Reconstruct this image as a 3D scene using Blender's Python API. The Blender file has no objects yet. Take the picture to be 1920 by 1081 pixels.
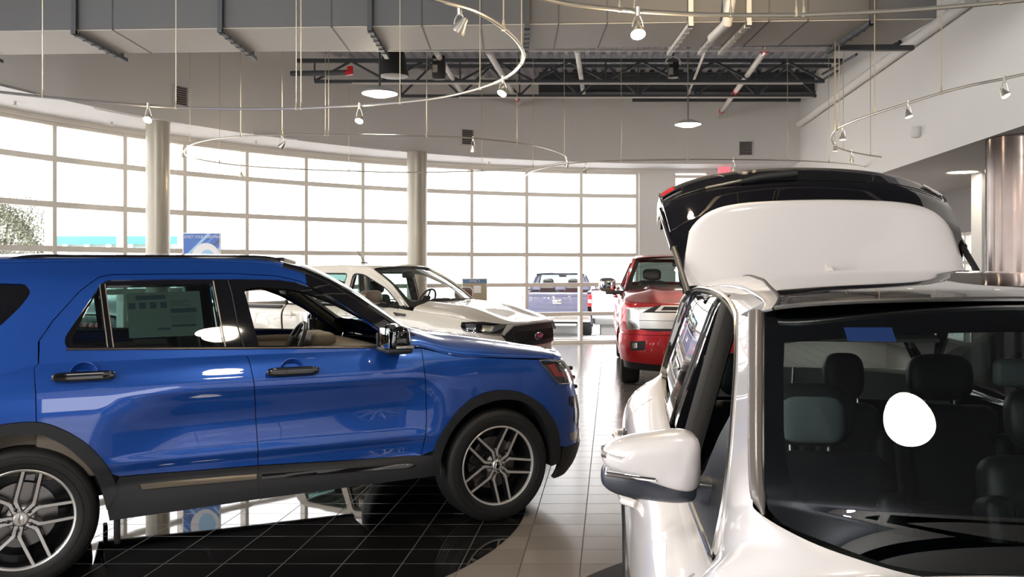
import bpy, bmesh, math, random
import numpy as np
from mathutils import Vector, Matrix
from mathutils.bvhtree import BVHTree
from mathutils.geometry import delaunay_2d_cdt
random.seed(7)
C = bpy.context.scene.collection
sc = bpy.context.scene
PI = math.pi
# ---------------------------------------------------------------- camera
CAM_H, FPX, CX, HY = 1.72, 1640.0, 960.0, 500.0     # eye height, focal length in pixels of a 1920 wide frame, horizon row
cd = bpy.data.cameras.new('camera'); cam = bpy.data.objects.new('camera', cd); C.objects.link(cam)
cd.sensor_width = 36; cd.lens = 36 * FPX / 1920; cd.shift_y = -(540.5 - HY) / 1920
cam.location = (0, 0, CAM_H); cam.rotation_euler = (PI / 2, 0, 0); cd.clip_end = 600; cd.clip_start = .05
sc.camera = cam
# ---------------------------------------------------------------- world, exposure
w = bpy.data.worlds.new('world'); sc.world = w; w.use_nodes = True
bg = w.node_tree.nodes['Background']; bg.inputs[0].default_value = (1, .975, .975, 1); bg.inputs[1].default_value = 3.6
vs = sc.view_settings; vs.view_transform = 'Standard'; vs.look = 'None'; vs.gamma = 1; vs.use_curve_mapping = False; vs.exposure = 0.44
sc.cycles.max_bounces = 12; sc.cycles.transparent_max_bounces = 24; sc.cycles.diffuse_bounces = 4; sc.cycles.glossy_bounces = 5
sc.cycles.sample_clamp_indirect = 6; sc.cycles.caustics_reflective = False; sc.cycles.caustics_refractive = False
sc.cycles.use_denoising = True
def area(name, loc, rot, size, power, color=(1, 1, 1), sy=None, spread=PI):
    l = bpy.data.lights.new(name, 'AREA'); l.energy = power; l.color = color; l.shape = 'RECTANGLE' if sy else 'SQUARE'
    l.size = size; l.spread = spread
    if sy: l.size_y = sy
    o = bpy.data.objects.new(name, l); C.objects.link(o); o.location = loc; o.rotation_euler = rot; return o
sun = bpy.data.lights.new('sun', 'SUN'); sun.energy = 5.0; sun.angle = .02; sun.color = (1, .97, .92); so = bpy.data.objects.new('sun', sun); C.objects.link(so); so.rotation_euler = (math.radians(33), 0, math.radians(-14))
# added fill: point lights without fixtures, above and behind the camera
for i, (x, y, e) in enumerate([(-6.4, -5.0, 450), (-4.6, -6.2, 450), (5.4, -5.6, 450), (6.2, -3.2, 350), (-3.6, .6, 170), (-6.2, 2.4, 170), (4.4, -.8, 200)]):
    l = bpy.data.lights.new('hall_fill', 'POINT'); l.energy = e; l.color = (1, .98, .95); l.shadow_soft_size = .14; o = bpy.data.objects.new('hall_fill', l); C.objects.link(o); o.location = (x, y, 4.4)
l = bpy.data.lights.new('duct_wash', 'SPOT'); l.energy = 420; l.color = (1, .72, .42); l.spot_size = 1.15; l.spot_blend = 1; l.shadow_soft_size = .05
o = bpy.data.objects.new('duct_wash', l); C.objects.link(o); o.location = (1.9, 4.6, 4.75); o.rotation_euler = (math.radians(86), 0, 0)
# ---------------------------------------------------------------- pixel helpers: a pixel of the photograph -> a place in the room
def raydir(px, py): return Vector(((px - CX) / FPX, 1.0, (HY - py) / FPX))
EYE = Vector((0, 0, CAM_H))
def at(px, py, Y): return EYE + raydir(px, py) * Y
def at_z(px, py, z):
    d = raydir(px, py); return EYE + d * ((z - CAM_H) / d.z)
# ---------------------------------------------------------------- materials
def mat(name, col=(.8, .8, .8), rough=.5, metal=0, coat=0, spec=.5, emit=None, estr=0, coat_r=.03):
    m = bpy.data.materials.new(name); m.use_nodes = True; b = m.node_tree.nodes['Principled BSDF']
    b.inputs['Base Color'].default_value = (*col, 1); b.inputs['Roughness'].default_value = rough
    b.inputs['Metallic'].default_value = metal; b.inputs['Coat Weight'].default_value = coat; b.inputs['Coat Roughness'].default_value = coat_r
    b.inputs['Specular IOR Level'].default_value = spec
    if emit: b.inputs['Emission Color'].default_value = (*emit, 1); b.inputs['Emission Strength'].default_value = estr
    return m
def N(m, t, **k):
    n = m.node_tree.nodes.new(t)
    for a, v in k.items():
        if a.startswith('i_'): n.inputs[int(a[2:]) if a[2:].isdigit() else a[2:].replace('_', ' ')].default_value = v
        else: setattr(n, a, v)
    return n
def L(m, a, b): m.node_tree.links.new(a, b)
def noisy(m, c1, c2, scale=20, detail=4, bump=0, rough=None, dist=.02):
    b = m.node_tree.nodes['Principled BSDF']; tc = N(m, 'ShaderNodeTexCoord'); no = N(m, 'ShaderNodeTexNoise'); no.inputs['Scale'].default_value = scale
    no.inputs['Detail'].default_value = detail; L(m, tc.outputs['Object'], no.inputs['Vector'])
    mx = N(m, 'ShaderNodeMix', data_type='RGBA'); mx.inputs[6].default_value = (*c1, 1); mx.inputs[7].default_value = (*c2, 1)
    L(m, no.outputs[0], mx.inputs[0]); L(m, mx.outputs[2], b.inputs['Base Color'])
    if bump:
        bp = N(m, 'ShaderNodeBump'); bp.inputs['Strength'].default_value = bump; bp.inputs['Distance'].default_value = dist
        L(m, no.outputs[0], bp.inputs['Height']); L(m, bp.outputs[0], b.inputs['Normal'])
    return m
def paint(name, col, metal=.5, rough=.35, flake=.12):
    m = mat(name, col, rough, metal, 1.0, .5, coat_r=.015)
    b = m.node_tree.nodes['Principled BSDF']; b.inputs['Coat IOR'].default_value = 1.62; tc = N(m, 'ShaderNodeTexCoord'); v = N(m, 'ShaderNodeTexVoronoi'); v.inputs['Scale'].default_value = 900
    L(m, tc.outputs['Object'], v.inputs['Vector'])
    mx = N(m, 'ShaderNodeMix', data_type='RGBA'); mx.inputs[6].default_value = (*[c * (1 - flake) for c in col], 1); mx.inputs[7].default_value = (*[min(1, c * (1 + flake)) for c in col], 1)
    L(m, v.outputs['Color'], mx.inputs[0]); L(m, mx.outputs[2], b.inputs['Base Color'])
    return m
def glass(name, tint=(.9, .95, .93), ior=1.5, gloss=1.0):
    m = bpy.data.materials.new(name); m.use_nodes = True; nt = m.node_tree; nt.nodes.clear()
    o = nt.nodes.new('ShaderNodeOutputMaterial'); t = nt.nodes.new('ShaderNodeBsdfTransparent'); t.inputs[0].default_value = (*tint, 1)
    g = nt.nodes.new('ShaderNodeBsdfGlossy'); g.inputs['Roughness'].default_value = 0.0; g.inputs[0].default_value = (gloss, gloss, gloss, 1)
    f = nt.nodes.new('ShaderNodeFresnel'); f.inputs[0].default_value = ior; x = nt.nodes.new('ShaderNodeMixShader')
    ge = nt.nodes.new('ShaderNodeNewGeometry'); iv = nt.nodes.new('ShaderNodeMath'); iv.operation = 'SUBTRACT'; iv.inputs[0].default_value = 1
    # a thin sheet reflects alike from both sides: use the same ior on back faces
    mi = nt.nodes.new('ShaderNodeMix'); mi.data_type = 'FLOAT'; mi.inputs[2].default_value = ior; mi.inputs[3].default_value = 1 / ior
    nt.links.new(ge.outputs['Backfacing'], mi.inputs[0])
    fm = nt.nodes.new('ShaderNodeFresnel'); fm.inputs[0].default_value = ior
    lw = nt.nodes.new('ShaderNodeVectorMath'); lw.operation = 'DOT_PRODUCT'
    nt.links.new(ge.outputs['Normal'], lw.inputs[0]); nt.links.new(ge.outputs['Incoming'], lw.inputs[1])
    ab = nt.nodes.new('ShaderNodeMath'); ab.operation = 'ABSOLUTE'; nt.links.new(lw.outputs['Value'], ab.inputs[0])
    s1 = nt.nodes.new('ShaderNodeMath'); s1.operation = 'SUBTRACT'; s1.inputs[0].default_value = 1; nt.links.new(ab.outputs[0], s1.inputs[1])
    p = nt.nodes.new('ShaderNodeMath'); p.operation = 'POWER'; p.inputs[1].default_value = 5; nt.links.new(s1.outputs[0], p.inputs[0])
    r0 = ((ior - 1) / (ior + 1)) ** 2 * 1.8
    q = nt.nodes.new('ShaderNodeMath'); q.operation = 'MULTIPLY_ADD'; q.inputs[1].default_value = 1 - r0; q.inputs[2].default_value = r0; nt.links.new(p.outputs[0], q.inputs[0])
    nt.nodes.remove(f); nt.nodes.remove(fm); nt.nodes.remove(mi); nt.nodes.remove(iv)
    nt.links.new(q.outputs[0], x.inputs[0]); nt.links.new(t.outputs[0], x.inputs[1]); nt.links.new(g.outputs[0], x.inputs[2]); nt.links.new(x.outputs[0], o.inputs[0])
    return m
M = {}
M['blue'] = paint('blue metallic paint', (.012, .092, .47), .55, .34)
M['white'] = paint('white pearl paint', (.72, .69, .685), .0, .3, .02)
M['ivory'] = paint('warm white paint', (.74, .70, .62), .0, .3, .02)
M['red'] = paint('red metallic paint', (.50, .012, .018), .45, .3)
M['black_gloss'] = mat('gloss black', (.006, .006, .008), .05, 0, 1)
M['black'] = mat('matt black', (.012, .012, .013), .6)
M['cladding'] = noisy(mat('black grained plastic', (.02, .02, .022), .42), (.012, .013, .015), (.019, .020, .023), 400, 2, .1, dist=.001)
M['rubber'] = mat('tyre rubber', (.009, .009, .009), .6)
M['silver'] = mat('machined silver', (.74, .72, .70), .34, .65, .4)
M['belt'] = mat('dark satin belt trim', (.16, .135, .11), .3, .8)
M['silver_bar'] = mat('satin silver grille', (.55, .55, .55), .35, .5)
M['darkmetal'] = mat('dark wheel metal', (.025, .025, .028), .3, .6, .5)
M['chrome'] = mat('chrome', (.9, .89, .88), .05, 1)
M['satin'] = mat('satin chrome', (.62, .60, .57), .25, 1)
M['disc'] = mat('brake disc steel', (.35, .34, .33), .35, 1)
M['glass'] = glass('clear car glass', (.93, .96, .94))
M['tint'] = glass('tinted privacy glass', (.30, .42, .40))
M['tint_side'] = glass('grey tinted side glass', (.16, .18, .18), 1.75)
M['dark_glass'] = mat('black glass', (.004, .004, .006), .02, 0, 1)
M['lens'] = glass('lamp lens', (.86, .88, .88), 1.6)
M['interior'] = noisy(mat('dark trim', (.03, .028, .026), .6), (.026, .025, .024), (.036, .033, .03), 60, 3)
M['interior'].node_tree.nodes['Principled BSDF'].inputs['Specular IOR Level'].default_value = .12; M['interior'].node_tree.nodes['Principled BSDF'].inputs['Roughness'].default_value = .8
M['leather'] = noisy(mat('black seat leather', (.018, .02, .02), .45), (.016, .018, .018), (.03, .032, .032), 80, 4, .15, dist=.002)
M['suede'] = mat('grey green seat suede', (.16, .20, .20), .9)
M['headliner'] = mat('beige headliner', (.36, .33, .29), .9)
M['dash'] = noisy(mat('dash plastic', (.2, .165, .13), .55), (.19, .16, .125), (.23, .19, .15), 90, 3)
M['redlens'] = mat('red lamp lens', (.55, .01, .015), .15, 0, 1)
M['amber'] = mat('amber lens', (.7, .22, .02), .2, 0, 1)
M['paper'] = noisy(mat('window sticker paper', (.32, .30, .28), .8), (.30, .28, .26), (.35, .33, .31), 12)
M['plate_blue'] = mat('oval badge blue', (.02, .05, .2), .2, .2, 1)
# ---------------------------------------------------------------- mesh helpers
def tag(o, label=None, cat=None, group=None, kind=None):
    if label: o['label'] = label
    if cat: o['category'] = cat
    if group: o['group'] = group
    if kind: o['kind'] = kind
    return o
def empty(name, loc=(0, 0, 0), rz=0, parent=None):
    o = bpy.data.objects.new(name, None); C.objects.link(o); o.location = loc; o.rotation_euler = (0, 0, rz); o.empty_display_size = .2
    if parent: o.parent = parent
    return o
def link(name, me, m, parent=None):
    o = bpy.data.objects.new(name, me); C.objects.link(o)
    if m is not None: me.materials.append(m)
    if parent: o.parent = parent
    return o
class G:
    """collects shapes that become ONE mesh object"""
    def __init__(s): s.bm = bmesh.new()
    def add(s, vs, fs):
        v = [s.bm.verts.new(p) for p in vs]; out = []
        for f in fs:
            try: out.append(s.bm.faces.new([v[i] for i in f]))
            except ValueError: pass
        return v
    def box(s, c, d, rot=None, bev=0, seg=2, shape=None):
        t = bmesh.new(); bmesh.ops.create_cube(t, size=1)
        bmesh.ops.scale(t, vec=d, verts=t.verts)
        if shape:
            for v in t.verts: v.co = shape(v.co)
        if bev: bmesh.ops.bevel(t, geom=t.edges[:] + t.verts[:], offset=bev, segments=seg, profile=.5, affect='EDGES', clamp_overlap=True)
        Mx = Matrix.Translation(c) @ (rot.to_4x4() if rot is not None else Matrix.Identity(4))
        t.verts.index_update()
        s.add([Mx @ v.co for v in t.verts], [[v.index for v in f.verts] for f in t.faces]); t.free(); return s
    def blob(s, c, d, n=3.0, shape=None, nu=40, nv=20, rot=None):
        """superellipsoid of full size d"""
        pw = lambda x, e: math.copysign(abs(x) ** e, x); V = []; F = []
        for j in range(nv + 1):
            ph = -PI / 2 + PI * j / nv
            for i in range(nu):
                th = 2 * PI * i / nu
                q = Vector((pw(math.cos(ph), 2 / n) * pw(math.cos(th), 2 / n) * d[0] / 2, pw(math.cos(ph), 2 / n) * pw(math.sin(th), 2 / n) * d[1] / 2, pw(math.sin(ph), 2 / n) * d[2] / 2))
                if shape: q = Vector(shape(q))
                if rot is not None: q = rot @ q
                V.append(Vector(c) + q)
        for j in range(nv):
            for i in range(nu): F.append([j * nu + i, j * nu + (i + 1) % nu, (j + 1) * nu + (i + 1) % nu, (j + 1) * nu + i])
        b0 = len(s.bm.verts); vs_ = s.add(V, F); bmesh.ops.remove_doubles(s.bm, verts=vs_, dist=1e-5); return s
    def tube(s, pts, r, n=8, closed=False, cap=True, ell=1.0):
        pts = [Vector(p) for p in pts]; m = len(pts); rs = r if hasattr(r, '__len__') else [r] * m
        up = None; rings = []; base = len(s.bm.verts); V = []
        for i, p in enumerate(pts):
            a = pts[(i - 1) % m] if (closed or i) else p; b = pts[(i + 1) % m] if (closed or i < m - 1) else p
            t = (b - a).normalized()
            if up is None: up = Vector((0, 0, 1)) if abs(t.z) < .9 else Vector((1, 0, 0))
            x = t.cross(up).normalized(); y = x.cross(t).normalized(); up = y
            V += [p + x * (math.cos(2 * PI * k / n) * rs[i]) + y * (math.sin(2 * PI * k / n) * rs[i] * ell) for k in range(n)]
        F = []
        for i in range(m if closed else m - 1):
            j = (i + 1) % m
            F += [[i * n + k, i * n + (k + 1) % n, j * n + (k + 1) % n, j * n + k] for k in range(n)]
        if cap and not closed: F += [list(range(n))[::-1], [(m - 1) * n + k for k in range(n)]]
        s.add(V, F); return s
    def lathe(s, prof, n=32, mx=None, cap=False):
        """prof: (r, h) pairs, turned about local z"""
        V = []; F = []; m = len(prof)
        for r, h in prof:
            V += [Vector((r * math.cos(2 * PI * k / n), r * math.sin(2 * PI * k / n), h)) for k in range(n)]
        for i in range(m - 1): F += [[i * n + k, i * n + (k + 1) % n, (i + 1) * n + (k + 1) % n, (i + 1) * n + k] for k in range(n)]
        if cap: F += [list(range(n))[::-1], [(m - 1) * n + k for k in range(n)]]
        if mx is not None: V = [mx @ v for v in V]
        s.add(V, F); return s
    def prism(s, poly, fr, to):
        """poly: list of 2-D points, fr/to map a 2-D point to 3-D for the two caps"""
        n = len(poly); V = [Vector(fr(p)) for p in poly] + [Vector(to(p)) for p in poly]
        s.add(V, [list(range(n)), list(range(n, 2 * n))[::-1]] + [[i, n + i, n + (i + 1) % n, (i + 1) % n] for i in range(n)]); return s
    def grid(s, f, us, vs_, closed_u=False):
        V = [Vector(f(u, v)) for u in us for v in vs_]; nv = len(vs_); nu = len(us)
        s.add(V, [[i * nv + j, ((i + 1) % nu) * nv + j, ((i + 1) % nu) * nv + j + 1, i * nv + j + 1] for i in range(nu if closed_u else nu - 1) for j in range(nv - 1)]); return s
    def build(s, name, m, parent=None, smooth=True, angle=35, recalc=True, loc=None):
        if recalc: bmesh.ops.recalc_face_normals(s.bm, faces=s.bm.faces)
        me = bpy.data.meshes.new(name); s.bm.to_mesh(me); s.bm.free()
        o = link(name, me, m, parent)
        if smooth:
            me.shade_smooth()
            if angle: me.set_sharp_from_angle(angle=math.radians(angle))
        if loc is not None: o.location = loc
        return o
def pchip(xs, ys):
    xs = np.array(xs, float); ys = np.array(ys, float); h = np.diff(xs); d = np.diff(ys) / h; n = len(xs); m = np.zeros(n)
    for i in range(1, n - 1):
        if d[i - 1] * d[i] > 0:
            w1 = 2 * h[i] + h[i - 1]; w2 = h[i] + 2 * h[i - 1]; m[i] = (w1 + w2) / (w1 / d[i - 1] + w2 / d[i])
    m[0] = d[0]; m[-1] = d[-1]
    def f(x):
        x = min(max(x, xs[0] - .3), xs[-1] + .3); i = int(min(max(np.searchsorted(xs, x) - 1, 0), n - 2)); t = (x - xs[i]) / h[i]
        if t < 0: return float(ys[0] + m[0] * (x - xs[0]))
        if t > 1: return float(ys[-1] + m[-1] * (x - xs[-1]))
        return float((2 * t**3 - 3 * t**2 + 1) * ys[i] + (t**3 - 2 * t**2 + t) * h[i] * m[i] + (-2 * t**3 + 3 * t**2) * ys[i + 1] + (t**3 - t**2) * h[i] * m[i + 1])
    return f
def gau(x, c, s): return math.exp(-((x - c) / s) ** 2)
def sstep(a, b, x):
    t = min(1, max(0, (x - a) / (b - a))); return t * t * (3 - 2 * t)
_tab = {}
def corner(n, t):
    """point on a unit superellipse quarter at arclength fraction t: (0,1) at t=0 -> (1,0) at t=1"""
    if n not in _tab:
        a = np.linspace(0, PI / 2, 400); X = np.sin(a) ** (2 / n); Y = np.cos(a) ** (2 / n)
        s = np.r_[0, np.cumsum(np.hypot(np.diff(X), np.diff(Y)))]; _tab[n] = (s / s[-1], X, Y)
    s, X, Y = _tab[n]; return float(np.interp(t, s, X)), float(np.interp(t, s, Y))
# ---------------------------------------------------------------- surfaces of a car and panels cut out of them
class Surf:
    """S(u, v) -> point in the car's own space; uv(px, py) finds the place of the surface one sees there"""
    def __init__(s, f, ur, vr, frame=None, nu=90, nv=30, side=1):
        s.f = f; s.frame = frame; s.ur = ur; s.vr = vr
        s.us = np.linspace(*ur, nu); s.vs = np.linspace(*vr, nv)
        s.bvh = None
    def prep(s):
        V = [s.f(u, v) for u in s.us for v in s.vs]; nv = len(s.vs); F = []
        for i in range(len(s.us) - 1):
            for j in range(nv - 1):
                a = i * nv + j; F += [(a, a + nv, a + nv + 1), (a, a + nv + 1, a + 1)]
        s.V = [Vector(v) for v in V]; s.F = F; s.bvh = BVHTree.FromPolygons(s.V, F)
        s.inv = s.frame.inverted(); s.o = s.inv @ EYE
    def uv(s, px, py):
        if s.bvh is None: s.prep()
        d = (s.inv.to_3x3() @ raydir(px, py)).normalized()
        p, n, k, di = s.bvh.ray_cast(s.o, d)
        if p is None:
            best = 1e9
            for t in np.linspace(.8, 20, 500):
                q, _, kk, dd = s.bvh.find_nearest(s.o + d * t)
                if dd < best: best, p, k, tb = dd, q, kk, t
            for t in np.linspace(tb - .05, tb + .05, 40):
                q, _, kk, dd = s.bvh.find_nearest(s.o + d * t)
                if dd < best: best, p, k = dd, q, kk
        nv = len(s.vs); cell = k // 2; i, j = cell // (nv - 1), cell % (nv - 1)
        a, b, c = (s.V[x] for x in s.F[k]); A = i * nv + j
        # barycentric
        v0, v1, v2 = b - a, c - a, p - a; d00, d01, d11, d20, d21 = v0.dot(v0), v0.dot(v1), v1.dot(v1), v2.dot(v0), v2.dot(v1)
        de = d00 * d11 - d01 * d01 or 1e-12; bb = (d11 * d20 - d01 * d21) / de; cc = (d00 * d21 - d01 * d20) / de
        du, dv = s.us[1] - s.us[0], s.vs[1] - s.vs[0]
        if k % 2 == 0: return (s.us[i] + du * (bb + cc), s.vs[j] + dv * cc)
        return (s.us[i] + du * bb, s.vs[j] + dv * (bb + cc))
    def P(s, *pts):
        """pixels (whole tuples of 2 ints/floats) -> uv"""
        return [s.uv(*p) for p in pts]
    def n(s, u, v, e=.004):
        a = Vector(s.f(u + e, v)) - Vector(s.f(u - e, v)); b = Vector(s.f(u, v + e)) - Vector(s.f(u, v - e))
        n = a.cross(b)
        if n.length < 1e-12: return Vector((0, 0, 1))
        n.normalize(); p = Vector(s.f(u, v)); c = Vector((max(-1.6, min(1.6, p.x - 1.2)) * .5 + 1.2, 0, .6)) if not hasattr(s, 'cen') else Vector(s.cen)
        return n if n.dot(p - c) >= 0 else -n
def under_poly(z0, x0, x1, top, arcs):
    """outline of the dark shell behind the panels: bottom at z0, stepping over the wheel arches (each listed tail to nose)"""
    q = [(x0, z0)]
    for a in arcs: a = [p for p in a if p[1] > z0 + .005]; q += [(a[0][0], z0)] + a + [(a[-1][0], z0)]
    return q + [(x1, z0)] + top
def rnd(poly, r, k=5):
    """round the corners of a polygon"""
    out = []; n = len(poly); rr = r if hasattr(r, '__len__') else [r] * n
    for i in range(n):
        p = np.array(poly[i], float); a = np.array(poly[i - 1], float); b = np.array(poly[(i + 1) % n], float)
        la, lb = np.linalg.norm(a - p), np.linalg.norm(b - p); q = min(rr[i], la * .45, lb * .45)
        if q < 1e-4: out.append(tuple(p)); continue
        s, e = p + (a - p) / la * q, p + (b - p) / lb * q
        for t in np.linspace(0, 1, k): out.append(tuple((1 - t) ** 2 * s + 2 * t * (1 - t) * p + t * t * e))
    return out
def smooth_line(pts, k=4):
    """open catmull-rom through points"""
    P = [np.array(p, float) for p in pts]; P = [2 * P[0] - P[1]] + P + [2 * P[-1] - P[-2]]; out = []
    for i in range(1, len(P) - 2):
        for t in np.linspace(0, 1, k, endpoint=False):
            out.append(tuple(.5 * ((2 * P[i]) + (-P[i - 1] + P[i + 1]) * t + (2 * P[i - 1] - 5 * P[i] + 4 * P[i + 1] - P[i + 2]) * t * t + (-P[i - 1] + 3 * P[i] - 3 * P[i + 1] + P[i + 2]) * t**3)))
    return out + [tuple(P[-2])]
def resample(poly, step):
    out = []; n = len(poly)
    for i in range(n):
        a = np.array(poly[i], float); b = np.array(poly[(i + 1) % n], float); l = np.linalg.norm(b - a)
        if l < 1e-5: continue
        k = max(1, int(math.ceil(l / step)))
        for j in range(k): out.append(tuple(a + (b - a) * j / k))
    return out
def area2(p): return .5 * sum(p[i - 1][0] * p[i][1] - p[i][0] * p[i - 1][1] for i in range(len(p)))
def offset(poly, d):
    """shrink (d > 0) a counter-clockwise polygon by d"""
    if area2(poly) < 0: poly = poly[::-1]
    n = len(poly); P = np.array(poly); out = []
    for i in range(n):
        a = P[i] - P[i - 1]; b = P[(i + 1) % n] - P[i]; a = a / (np.linalg.norm(a) + 1e-9); b = b / (np.linalg.norm(b) + 1e-9)
        na = np.array((-a[1], a[0])); nb = np.array((-b[1], b[0])); m = na + nb; l = m.dot(m)
        m = m * (2 / l) if l > .5 else m / (math.sqrt(l) + 1e-9)
        out.append(tuple(P[i] + m * d * (1 if l <= .5 else 1)))
    return out
def inside(P, poly):
    poly = np.array(poly); x, y = P[:, 0], P[:, 1]; r = np.zeros(len(P), bool); j = len(poly) - 1
    for i in range(len(poly)):
        xi, yi = poly[i]; xj, yj = poly[j]
        with np.errstate(divide='ignore', invalid='ignore'):
            c = ((yi > y) != (yj > y)) & (x < (xj - xi) * (y - yi) / (yj - yi + 1e-15) + xi)
        r ^= c; j = i
    return r
def dist_poly(P, poly):
    poly = np.array(poly); d = np.full(len(P), 1e9); n = len(poly)
    for i in range(n):
        a, b = poly[i], poly[(i + 1) % n]; ab = b - a; l = ab.dot(ab)
        if l < 1e-12: continue
        t = np.clip(((P - a) @ ab) / l, 0, 1); q = a + t[:, None] * ab; d = np.minimum(d, np.hypot(*(P - q).T))
    return d
def fill2d(outline, holes, step):
    """triangulate an outline with holes, with an even grid of inner points; returns points, triangles, loops of border indices"""
    loops = [resample(outline, step)] + [resample(h, step) for h in holes]
    pts = [p for l in loops for p in l]; edges = []; k = 0; idx = []
    for l in loops:
        n = len(l); edges += [(k + i, k + (i + 1) % n) for i in range(n)]; idx.append(list(range(k, k + n))); k += n
    O = np.array(loops[0]); x0, y0 = O.min(0); x1, y1 = O.max(0)
    gx = np.arange(x0 + step / 2, x1, step); gy = np.arange(y0 + step / 2, y1, step)
    if len(gx) and len(gy):
        Q = np.array([(x + (step / 2 if j % 2 else 0), y) for j, y in enumerate(gy) for x in gx])
        ok = inside(Q, loops[0])
        for h in loops[1:]: ok &= ~inside(Q, h)
        Q = Q[ok]
        for l in loops:
            if len(Q): Q = Q[dist_poly(Q, l) > step * .45]
        pts += [tuple(q) for q in Q]
    vo, eo, fo, ov, oe, of = delaunay_2d_cdt([Vector(p) for p in pts], edges, [], 0, 1e-6)
    remap = {}
    for i, l in enumerate(ov):
        for o in l: remap[o] = i
    P = np.array([(v.x, v.y) for v in vo]); T = np.array([f[:] for f in fo if len(f) == 3]); c = P[T].mean(1)
    ok = inside(c, loops[0])
    for h in loops[1:]: ok &= ~inside(c, h)
    return P, T[ok], [[remap[i] for i in l] for l in idx]
def panel(name, S, outline, holes=(), step=.035, m=None, parent=None, off=0., thick=.014, gap=.0, rim=True, mir=False, edge=.0, back=False):
    """a sheet of the surface S inside an outline, with turned-in borders; mir makes the same on the other side (y -> -y)"""
    outline = resample(outline, step)
    if area2(outline) < 0: outline = outline[::-1]
    if gap: outline = offset(outline, gap); holes = [offset(resample(h, step), -gap) for h in holes]
    P, T, loops = fill2d(outline, list(holes), step)
    pos = [Vector(S.f(u, v)) for u, v in P]; nor = [S.n(u, v) for u, v in P]
    V = [p + n * off for p, n in zip(pos, nor)]; NN = list(nor); F = []
    # triangle winding to agree with the normals
    for a, b, c in T:
        fn = (V[b] - V[a]).cross(V[c] - V[a]); F.append((a, b, c) if fn.dot(nor[a]) > 0 else (a, c, b))
    nb = len(F)
    if rim and thick:
        for l in loops:
            k0 = len(V); n = len(l)
            for i in l: V.append(pos[i] + nor[i] * (off - thick))
            for i in range(n): j = (i + 1) % n; F.append((l[i], l[j], k0 + j, k0 + i))
    out = []
    for sgn in ((1, -1) if mir else (1,)):
        VV = [Vector((v.x, v.y * sgn, v.z)) for v in V]; FF = [f if sgn > 0 else f[::-1] for f in F]
        me = bpy.data.meshes.new(name); me.from_pydata(VV, [], FF); me.shade_smooth(); me.update(); ln = []
        if len(V) > len(pos):
            bd = {(min(l[i], l[(i + 1) % len(l)]), max(l[i], l[(i + 1) % len(l)])) for l in loops for i in range(len(l))}
            for e in me.edges:
                a, b = e.vertices
                if a >= len(pos) or b >= len(pos) or (min(a, b), max(a, b)) in bd: e.use_edge_sharp = True
        for k, p in enumerate(me.polygons):
            for vi in p.vertices: ln.append(tuple(p.normal) if k >= nb else (nor[vi].x, nor[vi].y * sgn, nor[vi].z))
        me.normals_split_custom_set(ln)
        out.append(link(name, me, m, parent))
    return out if mir else out[0]
def text(name, s, size, m, parent, loc, rot, extrude=.001, align='CENTER', sx=1.0, shear=0):
    cu = bpy.data.curves.new(name, 'FONT'); cu.body = s; cu.size = size; cu.extrude = extrude; cu.align_x = align; cu.align_y = 'CENTER'; cu.shear = shear
    o = bpy.data.objects.new('tmp', cu); C.objects.link(o); bpy.context.view_layer.update()
    me = bpy.data.meshes.new_from_object(o.evaluated_get(bpy.context.evaluated_depsgraph_get())); bpy.data.objects.remove(o); me.name = name; me.materials.clear()
    o = link(name, me, m, parent); o.location = loc; o.rotation_euler = rot; o.scale = (sx, 1, 1); return o
def copy_tree(o, parent=None):
    c = o.copy(); C.objects.link(c)
    if parent: c.parent = parent
    for ch in list(o.children): copy_tree(ch, c)
    return c
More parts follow.
